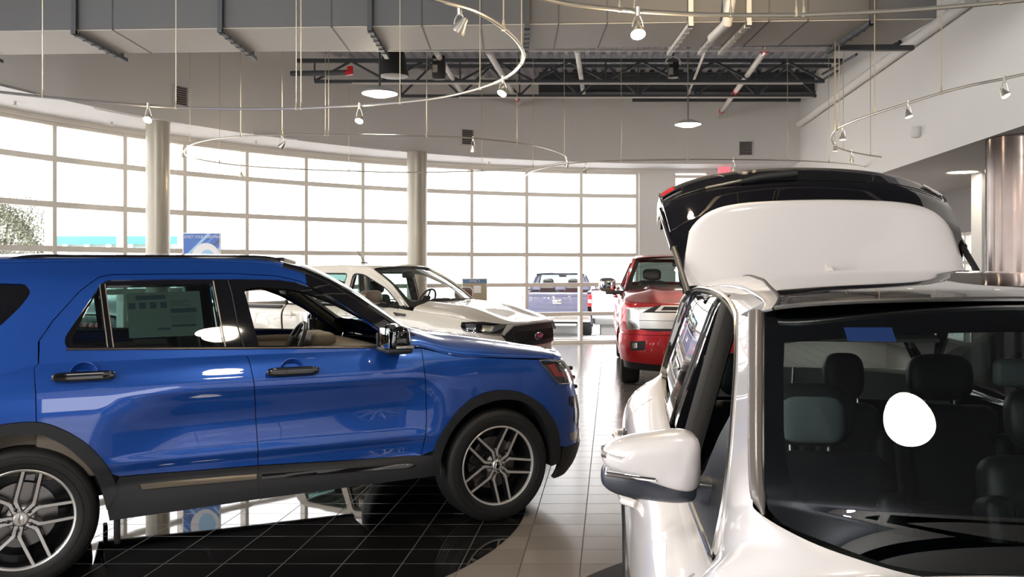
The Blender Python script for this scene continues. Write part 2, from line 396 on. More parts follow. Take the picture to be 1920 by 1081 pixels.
# ---------------------------------------------------------------- the hall
WC, WR = (4.02, 8.09), 11.88     # centre and radius of the curved window wall
BC, BR = (4.20, 8.10), 10.78     # of the bulkhead above it
HS, HD, HL = 3.95, 5.55, 3.13    # underside of the soffit, of the roof deck, of the low ceiling
M['floor'] = mat('glossy dark floor tile', (.06, .052, .045), .06)
def floor_mat(m, c1, c2, c3, r1, r2, ior, wob):
    b = m.node_tree.nodes['Principled BSDF']; tc = N(m, 'ShaderNodeTexCoord'); sp = N(m, 'ShaderNodeSeparateXYZ'); L(m, tc.outputs['Object'], sp.inputs[0])
    ma = N(m, 'ShaderNodeMath', operation='MULTIPLY_ADD'); ma.inputs[1].default_value = -.1134; L(m, sp.outputs[1], ma.inputs[0]); L(m, sp.outputs[0], ma.inputs[2])
    mp = N(m, 'ShaderNodeCombineXYZ'); L(m, ma.outputs[0], mp.inputs[0]); L(m, sp.outputs[1], mp.inputs[1])
    of = N(m, 'ShaderNodeVectorMath', operation='ADD'); of.inputs[1].default_value = (TX, TY, 0); L(m, mp.outputs[0], of.inputs[0])
    br = N(m, 'ShaderNodeTexBrick', offset=0.0); br.inputs['Scale'].default_value = 1
    br.inputs['Brick Width'].default_value = .345; br.inputs['Row Height'].default_value = .258; br.inputs['Mortar Size'].default_value = .0035; br.inputs['Mortar Smooth'].default_value = .1
    for i, c in enumerate((c1, c2, c3)): br.inputs[1 + i].default_value = (*c, 1)
    L(m, of.outputs[0], br.inputs['Vector']); L(m, br.outputs['Color'], b.inputs['Base Color'])
    no = N(m, 'ShaderNodeTexNoise'); no.inputs['Scale'].default_value = 2.2; L(m, of.outputs[0], no.inputs['Vector'])
    mr = N(m, 'ShaderNodeMapRange'); mr.inputs[3].default_value = r1; mr.inputs[4].default_value = r2; L(m, br.outputs['Fac'], mr.inputs[0]); L(m, mr.outputs[0], b.inputs['Roughness'])
    bp = N(m, 'ShaderNodeBump'); bp.inputs['Strength'].default_value = .45; bp.inputs['Distance'].default_value = .002; iv = N(m, 'ShaderNodeMath', operation='MULTIPLY_ADD'); iv.inputs[1].default_value = -1; iv.inputs[2].default_value = 1
    L(m, br.outputs['Fac'], iv.inputs[0]); ad = N(m, 'ShaderNodeMath', operation='MULTIPLY_ADD'); ad.inputs[1].default_value = wob; L(m, no.outputs[0], ad.inputs[0]); L(m, iv.outputs[0], ad.inputs[2]); L(m, ad.outputs[0], bp.inputs['Height']); L(m, bp.outputs[0], b.inputs['Normal'])
    b.inputs['IOR'].default_value = ior
# a grout line passes (1104, 908): offset the pattern to it
_p = at(1104, 908, CAM_H * FPX / 408); TX = .345 * 40 - (_p.x - .1134 * _p.y); TY = .258 * 40 - CAM_H * FPX / 462.4
floor_mat(M['floor'], (.30, .26, .225), (.21, .182, .157), (.10, .08, .065), .17, .6, 1.34, .5)
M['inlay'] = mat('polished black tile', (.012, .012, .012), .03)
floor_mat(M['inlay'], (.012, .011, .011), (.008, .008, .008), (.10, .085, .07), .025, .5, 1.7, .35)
M['wall'] = noisy(mat('white painted wall', (.74, .735, .72), .75), (.725, .72, .705), (.755, .75, .735), 1.5, 2)
M['soffit'] = mat('white soffit', (.90, .90, .92), .7)
M['frame'] = mat('champagne aluminium frame', (.78, .75, .69), .4, .1)
M['deck'] = mat('steel roof deck', (.42, .44, .50), .55, .1)
M['steel'] = mat('dark grey steel', (.055, .062, .072), .55)
M['pipe'] = mat('off-white pipe', (.62, .60, .57), .5)
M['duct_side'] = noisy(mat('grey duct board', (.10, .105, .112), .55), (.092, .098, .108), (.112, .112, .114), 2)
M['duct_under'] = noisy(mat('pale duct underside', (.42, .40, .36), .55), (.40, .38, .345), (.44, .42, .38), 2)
M['column'] = mat('satin silver column paint', (.40, .37, .31), .36, .35)
M['brushed'] = noisy(mat('brushed steel', (.15, .12, .105), .16, 1), (.13, .10, .09), (.19, .16, .145), 3)
M['cable'] = mat('brass coloured cable', (.55, .48, .36), .35, .6)
M['railm'] = mat('satin nickel rail', (.70, .67, .60), .3, .8)
M['dark_wall'] = mat('mauve grey wall', (.30, .28, .28), .8)
M['vent'] = mat('vent louvre', (.20, .19, .19), .5)
M['lamp_on'] = mat('lit halogen lens', (1, 1, 1), .5, emit=(1, .86, .62), estr=40)
M['disc_on'] = mat('lit pendant diffuser', (1, 1, 1), .5, emit=(1, .88, .68), estr=22)
M['ground'] = noisy(mat('pale concrete', (.76, .75, .73), .9), (.73, .72, .70), (.79, .78, .76), 3)
M['pane'] = glass('window pane', (.97, .98, .98), 1.45)
def S_(o): return tag(o, kind='structure')
def arc(c, r, a): return (c[0] + r * math.cos(a), c[1] + r * math.sin(a))
def hit(px, c, r):
    """angle on the circle where the sight line of column px meets it"""
    k = (px - CX) / FPX; A = 1 + k * k; Bq = -2 * (k * c[0] + c[1]); Cq = c[0]**2 + c[1]**2 - r * r; Y = (-Bq + math.sqrt(Bq * Bq - 4 * A * Cq)) / (2 * A)
    return math.atan2(Y - c[1], k * Y - c[0])
def wallx(Y): return 5.18 + (Y - 9.44) * .1035          # the bulkhead on the right
g = G(); g.box((1, 6, -.05), (24, 30, .1)); S_(g.build('floor', M['floor'], smooth=False))
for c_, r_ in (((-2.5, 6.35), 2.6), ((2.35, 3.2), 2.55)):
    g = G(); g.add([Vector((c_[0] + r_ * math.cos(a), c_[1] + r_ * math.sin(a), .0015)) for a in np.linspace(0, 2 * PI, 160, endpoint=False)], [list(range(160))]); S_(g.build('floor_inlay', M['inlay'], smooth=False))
g = G(); g.box((0, 70, -.32), (260, 190, .1)); S_(g.build('ground_outside', M['ground'], smooth=False))
# --- window wall
a0, a1 = hit(1195, WC, WR), hit(103, WC, WR)
angs = [hit(p, WC, WR) for p in (1195, 1090, 988, 885)]; st = (hit(347, WC, WR) - hit(885, WC, WR)) / 5
angs += [angs[3] + st * k for k in range(1, 5)] + [hit(p, WC, WR) for p in (347, 235, 103)]
st2 = angs[-1] - angs[-2]; angs += [angs[-1] + st2 * k for k in range(1, 6)]
ROWS = [0.02, .66, 1.32, 1.99, 2.65, 3.33, 3.86]
def bar(g, a, b, z0, z1, c=WC, r=WR, d=.18, n=4):
    """a bar following the wall from angle a to b"""
    for i in range(n):
        p, q = arc(c, r, a + (b - a) * i / n), arc(c, r, a + (b - a) * (i + 1) / n); p2, q2 = arc(c, r + d, a + (b - a) * i / n), arc(c, r + d, a + (b - a) * (i + 1) / n)
        V = [(*p, z0), (*q, z0), (*q2, z0), (*p2, z0), (*p, z1), (*q, z1), (*q2, z1), (*p2, z1)]
        g.add([Vector(v) for v in V], [[0, 1, 5, 4], [1, 2, 6, 5], [2, 3, 7, 6], [3, 0, 4, 7], [0, 3, 2, 1], [4, 5, 6, 7]])
mw = .034 / WR
for k in range(len(angs) - 1):
    a, b = angs[k], angs[k + 1]; g = G()
    bar(g, a - mw, a + mw, 0, 3.95, n=1)
    if k == len(angs) - 2: bar(g, b - mw, b + mw, 0, 3.95, n=1)
    for z in ROWS: bar(g, a + mw, b - mw, z - .042, z + .042, r=WR + .01, d=.11, n=2)
    o = S_(g.build('window_%d' % (k + 1), M['frame'], smooth=False))
    for z0, z1 in zip(ROWS[:-1], ROWS[1:]):
        gg = G(); p, q = arc(WC, WR + .07, a + mw), arc(WC, WR + .07, b - mw); gg.add([Vector((*p, z0 + .03)), Vector((*q, z0 + .03)), Vector((*q, z1 - .03)), Vector((*p, z1 - .03))], [[0, 1, 2, 3]]); gg.build('window_pane', M['pane'], o, smooth=False)
g = G(); bar(g, a0 - .03, angs[-1], 3.87, 3.98, r=WR - .02, d=.2, n=40); S_(g.build('trim_1', M['frame'], smooth=False))
g = G(); bar(g, a0 - .0, angs[-1], -.02, .02, r=WR - .05, d=.25, n=40); S_(g.build('trim_2', M['frame'], smooth=False))
# --- soffit and bulkhead
g = G(); n = 60; e0, e1 = math.radians(76), angs[-1]
for i in range(n):
    s0, s1 = e0 + (e1 - e0) * i / n, e0 + (e1 - e0) * (i + 1) / n; p, q, p2, q2 = arc(BC, BR + .04, s0), arc(BC, BR + .04, s1), arc(WC, WR + .25, s0), arc(WC, WR + .25, s1)
    V = [Vector((*v, z)) for z in (HS, HS + .1) for v in (p, q, q2, p2)]; g.add(V, [[0, 1, 5, 4], [1, 2, 6, 5], [2, 3, 7, 6], [3, 0, 4, 7], [0, 3, 2, 1], [4, 5, 6, 7]])
bmesh.ops.remove_doubles(g.bm, verts=g.bm.verts, dist=1e-4); S_(g.build('ceiling_soffit', M['soffit'], smooth=False))
g = G(); g.grid(lambda a, z: (*arc(BC, BR, a), z), np.linspace(e0, e1, 90), (HS - .01, HD + .2)); g.grid(lambda a, z: (*arc(BC, BR + .12, a), z), np.linspace(e0, e1, 90), (HS, HD + .2))
S_(g.build('wall_bulkhead', M['wall'], recalc=False))
# --- flat wall to the right of the windows, with a glazed door
xw = arc(WC, WR, a0)[0] + .06; yb = arc(WC, WR, a0)[1] + .02
pl, pr = at(1262, 320, yb).x, at(1330, 320, yb).x
g = G()
for x0, x1, z0, z1 in ((xw, pl, 0, 4.0), (pr, 9.2, 0, 4.0), (pl, pr, 3.86, 4.0)): g.box(((x0 + x1) / 2, yb + .1, (z0 + z1) / 2), (x1 - x0, .2, z1 - z0))
S_(g.build('wall_back', M['wall'], smooth=False))
g = G()
for z in (2.15, 3.78, .05): g.box(((pl + pr) / 2, yb + .08, z), (pr - pl, .1, .07))
for x in (pl + .03, pr - .03): g.box((x, yb + .08, 1.95), (.06, .12, 3.8))
o = S_(g.build('window_20', M['frame'], smooth=False)); gg = G(); gg.add([Vector((x, yb + .1, z)) for x, z in ((pl, .1), (pr, .1), (pr, 3.8), (pl, 3.8))], [[0, 1, 2, 3]]); gg.build('window_pane', M['pane'], o, smooth=False)
# --- bulkhead on the right, the low ceiling behind it, its side wall with a glazed front, white pier
def skew(g, x0, x1, y0, y1, z0, z1, d0=0.0):
    V = [Vector((wallx(y) + x, y, z)) for z in (z0, z1) for x, y in ((x0, y0), (x1, y0), (x1, y1), (x0, y1))]
    g.add(V, [[0, 1, 5, 4], [1, 2, 6, 5], [2, 3, 7, 6], [3, 0, 4, 7], [0, 3, 2, 1], [4, 5, 6, 7]])
g = G(); skew(g, 0, .15, -8, 19.9, HL, HD + .2); S_(g.build('wall_right_bulkhead', M['wall'], smooth=False))
g = G(); skew(g, 0.15, 4.5, -8, 19.9, HL, HL + .1); S_(g.build('ceiling_low', M['wall'], smooth=False))
g = G(); skew(g, 2.25, 2.4, -8, 14.2, 0, HL); skew(g, 2.25, 2.4, 14.2, 19.9, 2.34, HL); skew(g, 2.25, 2.4, 14.2, 14.3, 0, HL); skew(g, 2.25, 2.4, 19.2, 19.9, 0, HL); skew(g, 2.25, 2.4, 14.2, 19.4, 0, .3)
S_(g.build('wall_right', M['dark_wall'], smooth=False))
g = G()
for z in (2.31, 1.93, 1.80, .35): skew(g, 2.27, 2.35, 14.3, 19.2, z - .03, z + .03)
for y in (14.3, 15.6, 16.9, 18.2): skew(g, 2.27, 2.35, y, y + .07, .3, 2.34)
o = S_(g.build('window_21', M['frame'], smooth=False)); gg = G(); skew(gg, 2.31, 2.32, 14.3, 19.2, .3, 2.3); gg.build('window_pane', M['pane'], o, smooth=False)
c1 = at(1840, 323, 13.06).x; g = G(); g.box((c1 + .17, 13.2, HL / 2), (.34, .3, HL)); S_(g.build('wall_pier', M['wall'], smooth=False))
# --- roof deck, walls behind the camera
g = G(); xs = []
x = -8.0
while x < 7.2: xs += [(x, 0), (x + .075, 0), (x + .10, .045), (x + .165, .045), (x + .19, 0)]; x += .19
V = [Vector((a + (y - 14) * .1134, y, HD + z)) for a, z in xs for y in (8.6, 19.9)]; g.add(V, [[2 * i, 2 * i + 2, 2 * i + 3, 2 * i + 1] for i in range(len(xs) - 1)])
S_(g.build('ceiling', M['deck'], smooth=False))
g = G(); g.box((-.5, .3, HD + .05), (20, 16.6, .1)); S_(g.build('ceiling_near', mat('dark painted ceiling', (.05, .055, .07), .8), smooth=False))
g = G(); g.box((-.5, 6, HD + .35), (20, 30, .3)); S_(g.build('roof_slab', M['deck'], smooth=False))
pe = arc(WC, WR, angs[-1]); g = G()
g.box((pe[0] - .1, (pe[1] - 8) / 2, 4.8), (.2, pe[1] + 8, 1.9)); g.box((pe[0] - .1, (pe[1] - 8) / 2, .2), (.2, pe[1] + 8, .4))
for y in (-7.8, -4.6, -1.4, 1.6): g.box((pe[0] - .1, y, 2.1), (.2, .35, 3.8))
S_(g.build('wall_left', M['wall'], smooth=False))
g = G(); g.box((0, -8, 4.5), (18, .2, 2.6)); g.box((0, -8, .3), (18, .2, .6))
for x, w_ in ((-7.6, 1.2), (-4.6, .6), (-.2, 7.4), (6.2, .5)): g.box((x, -8, 2.2), (w_, .2, 4))
S_(g.build('wall_front', mat('dark grey rear wall', (.16, .155, .15), .8), smooth=False))
# --- round columns
def column(px, Y, r, top, m, label, name='round_column'):
    p = at(px, HY, Y); g = G(); g.lathe([(r, 0.0), (r, top)], 48, Matrix.Translation((p.x, p.y, 0)), cap=False); g.lathe([(r + .02, 0), (r + .02, .12), (r, .12)], 48, Matrix.Translation((p.x, p.y, 0)))
    o = g.build(name, m, angle=40); return tag(o, label, 'column')
column(296, 13.45, .175, HS, M['column'], 'silver round column in front of the windows, behind the blue poster and SUV roof')
column(782, 17.0, .195, HS, M['column'], 'silver round column in front of the windows, rising behind the white pickup')
o = column(1939, 9.55, .47, HL + .01, M['brushed'], 'wide brushed steel column with brown reflections beside the white pier')
# --- the long duct under the roof
DN = lambda x: 8.42 - .048 * x     # near edge
DZ = 4.05
def dpt(x, t, z): return Vector((x, DN(x) + t, z))
x0, x1 = -6.0, at(1757, 45, 8.22).x
dz = bpy.data.objects.new('air_duct', None); C.objects.link(dz); dz.location = (0, 9, DZ); tag(dz, 'long dark grey rectangular air duct hung across the hall below the roof', 'duct')
def db(g, x0, x1, t0, t1, z0, z1):
    V = [dpt(x, t, z) - Vector((0, 9, DZ)) for z in (z0, z1) for x, t in ((x0, t0), (x1, t0), (x1, t1), (x0, t1))]; g.add(V, [[0, 1, 5, 4], [1, 2, 6, 5], [2, 3, 7, 6], [3, 0, 4, 7], [0, 3, 2, 1], [4, 5, 6, 7]])
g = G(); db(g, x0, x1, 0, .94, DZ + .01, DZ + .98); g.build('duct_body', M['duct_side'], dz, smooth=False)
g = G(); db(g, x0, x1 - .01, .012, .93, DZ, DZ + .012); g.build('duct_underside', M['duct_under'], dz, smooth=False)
for px in (200, 620, 790, 900, 1045, 1135, 1430, 1500): x = (px - CX) / FPX * 8.5; g = G(); db(g, x, x + .012, -.004, .94, DZ - .003, DZ + .99); g.build('duct_seam', M['steel'], dz, smooth=False)
for k, px in enumerate((-160, 118, 402, 688, 984, 1286, 1350, 1392, 1615)):
    x = (px - CX) / FPX * DN(0); g = G(); w_ = .045
    db(g, x, x + w_, -.06, 1.12, DZ - .05, DZ - .01); db(g, x, x + w_, -.05, -.02, DZ - .05, HD); db(g, x, x + w_, .99, 1.02, DZ - .02, HD)
    for q in range(6): db(g, x - .006, x + w_ + .006, .02 + .17 * q, .05 + .17 * q, DZ - .056, DZ - .03)
    g.build('duct_hanger', M['steel'] if px < 1200 or px > 1500 else M['pipe'], dz, smooth=False)
g = G(); p = at(1372, 0, 8.1); g.tube([(p.x, p.y - .05, HD), (p.x + .02, p.y - .05, 4.4), (p.x - .02, p.y + .1, 4.0), (p.x - .07, p.y + .5, 3.97)], [.05, .05, .05, .045], 12)
tag(g.build('branch_pipe', M['pipe']), 'short pale pipe bent down over the air duct, among the slotted duct hangers', 'pipe')
# --- steelwork under the deck
def hbar(name, pxa, pxb, py, Y, hgt, dep, m, label, cat='beam', kind=None):
    a, b = at(pxa, py, Y), at(pxb, py, Y); g = G(); g.box(((a.x + b.x) / 2, Y, a.z + hgt / 2), (b.x - a.x, dep, hgt)); o = g.build(name, m, smooth=False); return tag(o, label, cat)
def joist(Y, xa, xb, zb, zt, label, n, ph=0):
    J = empty('roof_joist', ((xa + xb) / 2, Y, zb)); tag(J, label, 'roof joist'); ox = -(xa + xb) / 2
    g = G(); g.box((0, 0, .02), (xb - xa, .06, .05)); g.build('bottom_chord', M['steel'], J, smooth=False)
    g = G(); g.box((0, 0, zt - zb - .02), (xb - xa + .6, .07, .06)); g.build('top_chord', M['steel'], J, smooth=False)
    st_ = (xb - xa) / n
    for k in range(n):
        xm = xa + st_ * (k + .5) + ox; g = G(); g.tube([(xm - st_ / 2, 0, .03), (xm, 0, zt - zb - .03)], .022, 6); g.build('web_bar', M['steel'], J)
        g = G(); g.tube([(xm, 0, zt - zb - .03), (xm + st_ / 2, 0, .03)], .022, 6); g.build('web_bar', M['steel'], J)
        if k % 2 == 0: g = G(); g.tube([(xm - st_ / 2, 0, .03), (xm - st_ / 2, 0, zt - zb - .03)], .014, 6); g.build('web_bar', M['steel'], J)
    return J
zj = lambda py, Y: CAM_H + (HY - py) * Y / FPX
J1 = 14.6; joist(J1, at(590, 0, J1).x, at(1545, 0, J1).x, zj(155, J1), zj(115, J1) + .03, 'dark open-web roof joist with the lower edge in line with a thin pale conduit', 7)
J2 = 16.1; joist(J2, at(752, 0, J2).x, at(1530, 0, J2).x, zj(182, J2), zj(122, J2) + .0, 'dark open-web roof joist set deeper, just before the solid steel beam', 7)
J3 = 12.3; joist(J3, at(450, 0, J3).x, at(1690, 0, J3).x, zj(86, J3), HD - .03, 'dark open-web roof joist just behind the air duct, mostly hidden by it', 9)
b1 = at(1010, 176, 17.35); b2 = at(1540, 176, 17.35)
g = G(); z0, z1 = b1.z, HD + .02; xm, wx = (b1.x + b2.x) / 2, b2.x - b1.x
g.box((xm, 17.35, (z0 + z1) / 2), (wx, .03, z1 - z0)); g.box((xm, 17.35, z0 + .012), (wx, .26, .024)); g.box((xm, 17.35, z1 - .02), (wx, .26, .024)); tag(g.build('steel_beam', M['steel'], smooth=False), 'deep solid dark steel beam below the corrugated roof deck', 'beam')
hbar('steel_channel', 1186, 1500, 190, 18.05, .11, .1, M['steel'], 'shallow dark steel channel on the bulkhead wall below the deep beam', 'beam')
hbar('conduit', 660, 1505, 158, J1 - .12, .028, .028, M['pipe'], 'thin pale conduit running straight along the nearer open-web joist', 'conduit')
hbar('conduit', 860, 1525, 184, J2 - .1, .024, .024, M['pipe'], 'thin pale conduit running along the farther joist, over the grey wall', 'conduit')
hbar('conduit', 560, 1700, 96, 10.6, .025, .03, M['pipe'], 'long pale conduit running just behind the lower edge of the air duct', 'conduit')
hbar('strut_bar', 1560, 1712, 94, 9.7, .05, .06, M['steel'], 'short black steel bar reaching from the duct end to the right bulkhead', 'bar')
def pipe(pa, Ya, pb, Yb, r, m, name, label, cat='pipe', flange=None):
    a, b = at(*pa, Ya), at(*pb, Yb); g = G(); g.tube([a, b], r, 12); o = g.build(name, m); tag(o, label, cat)
    if flange:
        for t in flange: q = a.lerp(b, t); q2 = a.lerp(b, t + .03); g = G(); g.tube([q, q2], r * 1.35, 12); g.build('red_coupling', M['redlens'], o)
    return o
pipe((1440, 88), 12.6, (1347, 216), 18.62, .045, M['pipe'], 'sprinkler_pipe', 'white sprinkler pipe with red couplings slanting to the wall above the far pendant', flange=(.02, .55, .9))
pipe((915, 96), 12.4, (975, 196), 17.98, .045, M['pipe'], 'sprinkler_pipe', 'white sprinkler pipe with a red coupling ending above the small wall vent', flange=(.85,))
pipe((1082, 94), 12.4, (1094, 176), 17.2, .04, M['pipe'], 'sprinkler_pipe', 'white sprinkler pipe running straight back to the deep steel beam')
pipe((818, 98), 12.3, (868, 177), 16.4, .04, M['pipe'], 'sprinkler_pipe', 'white sprinkler pipe passing beside the black speaker box', flange=())
pipe((1322, 96), 12.6, (1290, 178), 16.9, .022, M['pipe'], 'sprinkler_pipe', 'thin grey sprinkler branch above the far hanging pendant lamp')
p = at(545, 138, 12.9); g = G(); g.tube([p, at(652, 136, 12.9)], .04, 12); o = tag(g.build('sprinkler_pipe', M['steel']), 'short dark pipe from the bulkhead wall ending in a red elbow', 'pipe'); g = G(); g.tube([at(648, 136, 12.9), at(657, 136, 12.9), at(656, 125, 12.9)], .05, 10); g.build('red_coupling', M['redlens'], o)
# brace rods at the right end of the deck
pipe((1542, 139), 16.2, (1606, 102), 12.9, .02, M['steel'], 'brace_rod', 'upper dark brace rod running to the right bulkhead', 'rod')
pipe((1542, 150), 16.2, (1570, 133), 14.6, .02, M['steel'], 'brace_rod', 'lower dark brace rod running to the right bulkhead', 'rod')
# silver duct pipe along the right bulkhead
a = at(1496, 234, 18.0); b = at(1712, 82, 10.6); g = G(); a.x = wallx(a.y) - .13; b.x = wallx(b.y) - .13
zz = lambda px, py, Y: zj(py, Y)
g.tube([Vector((wallx(18.3) - .08, 18.3, zj(232, 18.3))), Vector((wallx(9.8) - .08, 9.8, zj(232, 18.3) - .0))], .07, 20)
tag(g.build('round_duct', M['wall']), 'white round duct running along the right bulkhead wall', 'pipe')
# --- vents, exit sign, lamps in the soffits
def vent(px, py, w_, h_, c, r, label):
    a = hit(px, c, r); q = arc(c, r - .012, a); Y = q[1]; z = zj(py, Y); V_ = empty('wall_vent', (q[0], q[1], z), a - PI / 2); tag(V_, label, 'vent', 'louvred vents on the bulkhead wall')
    g = G()
    for sx, sz, dx, dz_ in ((0, h_ / 2, w_, .03), (0, -h_ / 2, w_, .03), (w_ / 2, 0, .03, h_ + .03), (-w_ / 2, 0, .03, h_ + .03)): g.box((sx, -.0, sz), (dx, .03, dz_))
    g.build('vent_frame', M['wall'], V_, smooth=False)
    g = G(); g.box((0, .005, 0), (w_, .006, h_)); g.build('vent_back', M['black'], V_, smooth=False)
    for k in range(9): g = G(); g.box((0, -.008, -h_ / 2 + (k + .5) * h_ / 9), (w_, .018, h_ / 16), Matrix.Rotation(.5, 3, 'X')); g.build('slat', M['vent'], V_, smooth=False)
vent(338, 180, .25, .31, BC, BR, 'dark louvred wall vent on the left stretch of the curved bulkhead')
vent(876, 257, .27, .32, BC, BR, 'dark louvred wall vent on the middle of the curved bulkhead')
vent(1398, 278, .29, .31, BC, BR, 'dark square wall vent right of the far pendant lamp')
q = at(1358, 320, 19.1); sg_ = empty('exit_sign', (q.x, 19.1, q.z)); tag(sg_, 'red lit EXIT sign hung under the soffit above the raised tailgate', 'exit sign')
g = G(); g.box((0, 0, 0), (.27, .04, .17), None, .008); g.build('sign_box', mat('lit red sign face', (.8, .1, .12), .4, emit=(1, .16, .22), estr=.8), sg_, smooth=False)
g = G(); g.tube([(0, 0, .08), (0, 0, HS - q.z)], .01, 6); g.build('sign_stem', M['wall'], sg_)
text('sign_lettering', 'EXIT', .12, M['wall'], sg_, (0, -.024, 0), (PI / 2, 0, 0))
def downlight(px, py, z, label, on=True, r=.13):
    p = at_z(px, py, z); g = G(); g.lathe([(r, -.004), (r + .03, -.012), (r + .04, -.0)], 32); o = empty('recessed_downlight', (p.x, p.y, z)); tag(o, label, 'downlight')
    g.build('lamp_ring', M['wall'], o); g = G(); g.lathe([(.001, -.003), (r, -.004)], 32); g.build('diffuser', M['disc_on'] if on else M['vent'], o)
downlight(1805, 322, HL, 'lit round downlight recessed in the low ceiling on the right', r=.20)
for px, py, lb in ((20, 163, 'long slot diffuser in the soffit at the left frame edge'), (222, 211, 'long slot diffuser in the soffit before the left silver column'), (515, 256, 'long slot diffuser in the soffit beside the chrome spotlight'), (712, 279, 'long slot diffuser in the soffit left of the second column'), (915, 295, 'long slot diffuser in the soffit right of the second column')):
    p = at_z(px, py, HS); a = math.atan2(p.y - WC[1], p.x - WC[0]); g = G(); g.box((0, 0, -.004), (.9, .07, .012)); g.box((0, 0, -.012), (.8, .012, .01)); o = g.build('slot_diffuser', M['vent'] if px == 20 else M['soffit'], smooth=False); o.location = (p.x, p.y, HS); o.rotation_euler = (0, 0, a + PI / 2); tag(o, lb, 'diffuser', 'slot diffusers in the soffit')
for px, py in ((28, 190), (209, 228), (480, 264), (917, 303)):
    p = at_z(px, py, HS); g = G(); g.tube([(0, 0, 0), (0, 0, -.05)], .018, 8); g.lathe([(.001, -.05), (.04, -.052), (.04, -.058), (.001, -.06)], 12); o = g.build('ceiling_sprinkler', M['pipe']); o.location = (p.x, p.y, HS); tag(o, {28: 'small sprinkler head under the soffit, leftmost of them', 209: 'small sprinkler head under the soffit, above the second window bay', 480: 'small sprinkler head under the soffit beside the middle windows', 917: 'small sprinkler head under the soffit right of the second column'}[px], 'sprinkler', 'sprinkler heads under the soffit')
# pendants
def pendant(px, py, Y, R, label):
    p = at(px, py, Y); o = empty('pendant_lamp', p); tag(o, label, 'pendant lamp', 'round glowing pendant lamps')
    g = G(); g.lathe([(.001, .085), (R * .35, .08), (R * .8, .035), (R, .0), (R * .99, -.006)], 40); g.build('shade', M['wall'], o)
    g = G(); g.lathe([(.001, -.045), (R * .5, -.04), (R * .9, -.012), (R * .985, -.003)], 40); g.build('diffuser', M['disc_on'], o)
    g = G(); g.tube([(0, 0, .08), (0, 0, HD - p.z)], .014, 8); g.build('rod', M['steel'], o)
    l = bpy.data.lights.new('pendant_glow', 'POINT'); l.energy = 28; l.color = (1, .86, .66); l.shadow_soft_size = .2; lo = bpy.data.objects.new('pendant_glow', l); C.objects.link(lo); lo.parent = o; lo.location = (0, 0, -.15)
    return o
pendant(712, 175, 11.5, .235, 'round glowing pendant lamp below the dark bell-shaped lamp')
pendant(1290, 233, 15.2, .225, 'round glowing pendant lamp hanging before the grey back wall')
PN = pendant(0, 0, 1, .26, 'round glowing pendant lamp over the white SUV, seen only as a reflection in its windscreen'); PN.location = (.768, 1.894, 4.4)
for c in PN.children:
    if c.name.startswith('rod'): c.scale = (1, 1, (HD - 4.4) / (HD - CAM_H - HY / FPX) ); 
p = at(738, 143, 12.2); o = empty('high_bay_lamp', p); tag(o, 'dark bell-shaped high bay lamp hung between the roof joists, switched off', 'lamp')
g = G(); g.lathe([(.10, .36), (.15, .33), (.19, .12), (.21, .03), (.21, .0)], 32); g.lathe([(.001, .37), (.10, .36)], 32); g.build('shade', M['black'], o); g = G(); g.lathe([(.001, -.02), (.15, -.015), (.205, .0)], 32); g.build('diffuser', M['vent'], o); g = G(); g.tube([(0, 0, .36), (0, 0, HD - p.z)], .02, 8); g.build('rod', M['steel'], o)
def boxlamp(px, py, Y, d, label, cat, plate=False):
    p = at(px, py, Y); o = empty(cat.replace(' ', '_'), p); tag(o, label, cat); g = G(); g.box((0, 0, 0), d, None, .02); g.build('housing', M['black'], o)
    g = G(); g.tube([(0, 0, d[2] / 2), (0, 0, HD - p.z)], .015, 6); g.build('bracket', M['steel'], o)
    g = G(); g.box((-.05, -d[1] / 2 - .004, -.03), (.07, .006, .11)); g.box((-.05, -d[1] / 2 - .004, .10), (.06, .006, .03)); g.build('label_plate', M['paper'], o)
boxlamp(823, 127, 12.8, (.19, .16, .34), 'black loudspeaker box with pale labels hung between the joists', 'loudspeaker')
boxlamp(1262, 132, 14.0, (.16, .16, .24), 'black junction box with looping conduit hung under the deck', 'junction box')
p = at(1262, 118, 13.9); g = G(); g.tube([p + Vector((.09 * math.cos(a) * 1.3, 0, .1 * math.sin(a))) for a in np.linspace(-.3, PI + .2, 16)], .012, 8); tag(g.build('flexible_conduit', M['pipe']), 'loop of pale flexible conduit above the black junction box', 'conduit')
p = at(1655, 246, 11.6); p.x = wallx(11.6) - .05; g = G(); g.lathe([(.001, -.09), (.05, -.08), (.075, -.04), (.08, 0), (.07, .05), (.05, .06), (.001, .06)], 24); o = g.build('wall_dome', M['wall']); o.location = p; tag(o, 'white half-round dome fitting on the right bulkhead wall', 'dome fitting')
# --- cable track rails with their hangers and spotlights
def track(name, pxs, dh, label, hang, closed=False, r=.011, doubles=()):
    P_ = [at(px, py, FPX * dh / (HY - py)) for px, py in pxs]; c = sum(P_, Vector()) / len(P_)
    T = empty('track_rail', c); tag(T, label, 'track rail')
    pts = [Vector(q) - c for q in smooth_line([tuple(p) for p in P_], 8)]
    g = G(); g.tube(pts, r, 8, closed=False); g.build('rail', M['railm'], T)
    for px, py in hang:
        p = at(px, py, FPX * dh / (HY - py)); q = min(pts, key=lambda v: abs((v + c - p).length)); p = q + c
        top = HD
        if DN(p.x) < p.y < DN(p.x) + .94 and p.x < x1: top = DZ
        for dx in ((-.02, .02) if (px, py) in doubles else (0,)):
            g = G(); g.tube([q + Vector((dx, 0, 0)), q + Vector((dx, 0, top - p.z))], .0045, 5); g.tube([q + Vector((dx, 0, -.012)), q + Vector((dx, 0, .05))], [.014, .006], 8); g.build('hanger_cable', M['cable'], T)
    return dh
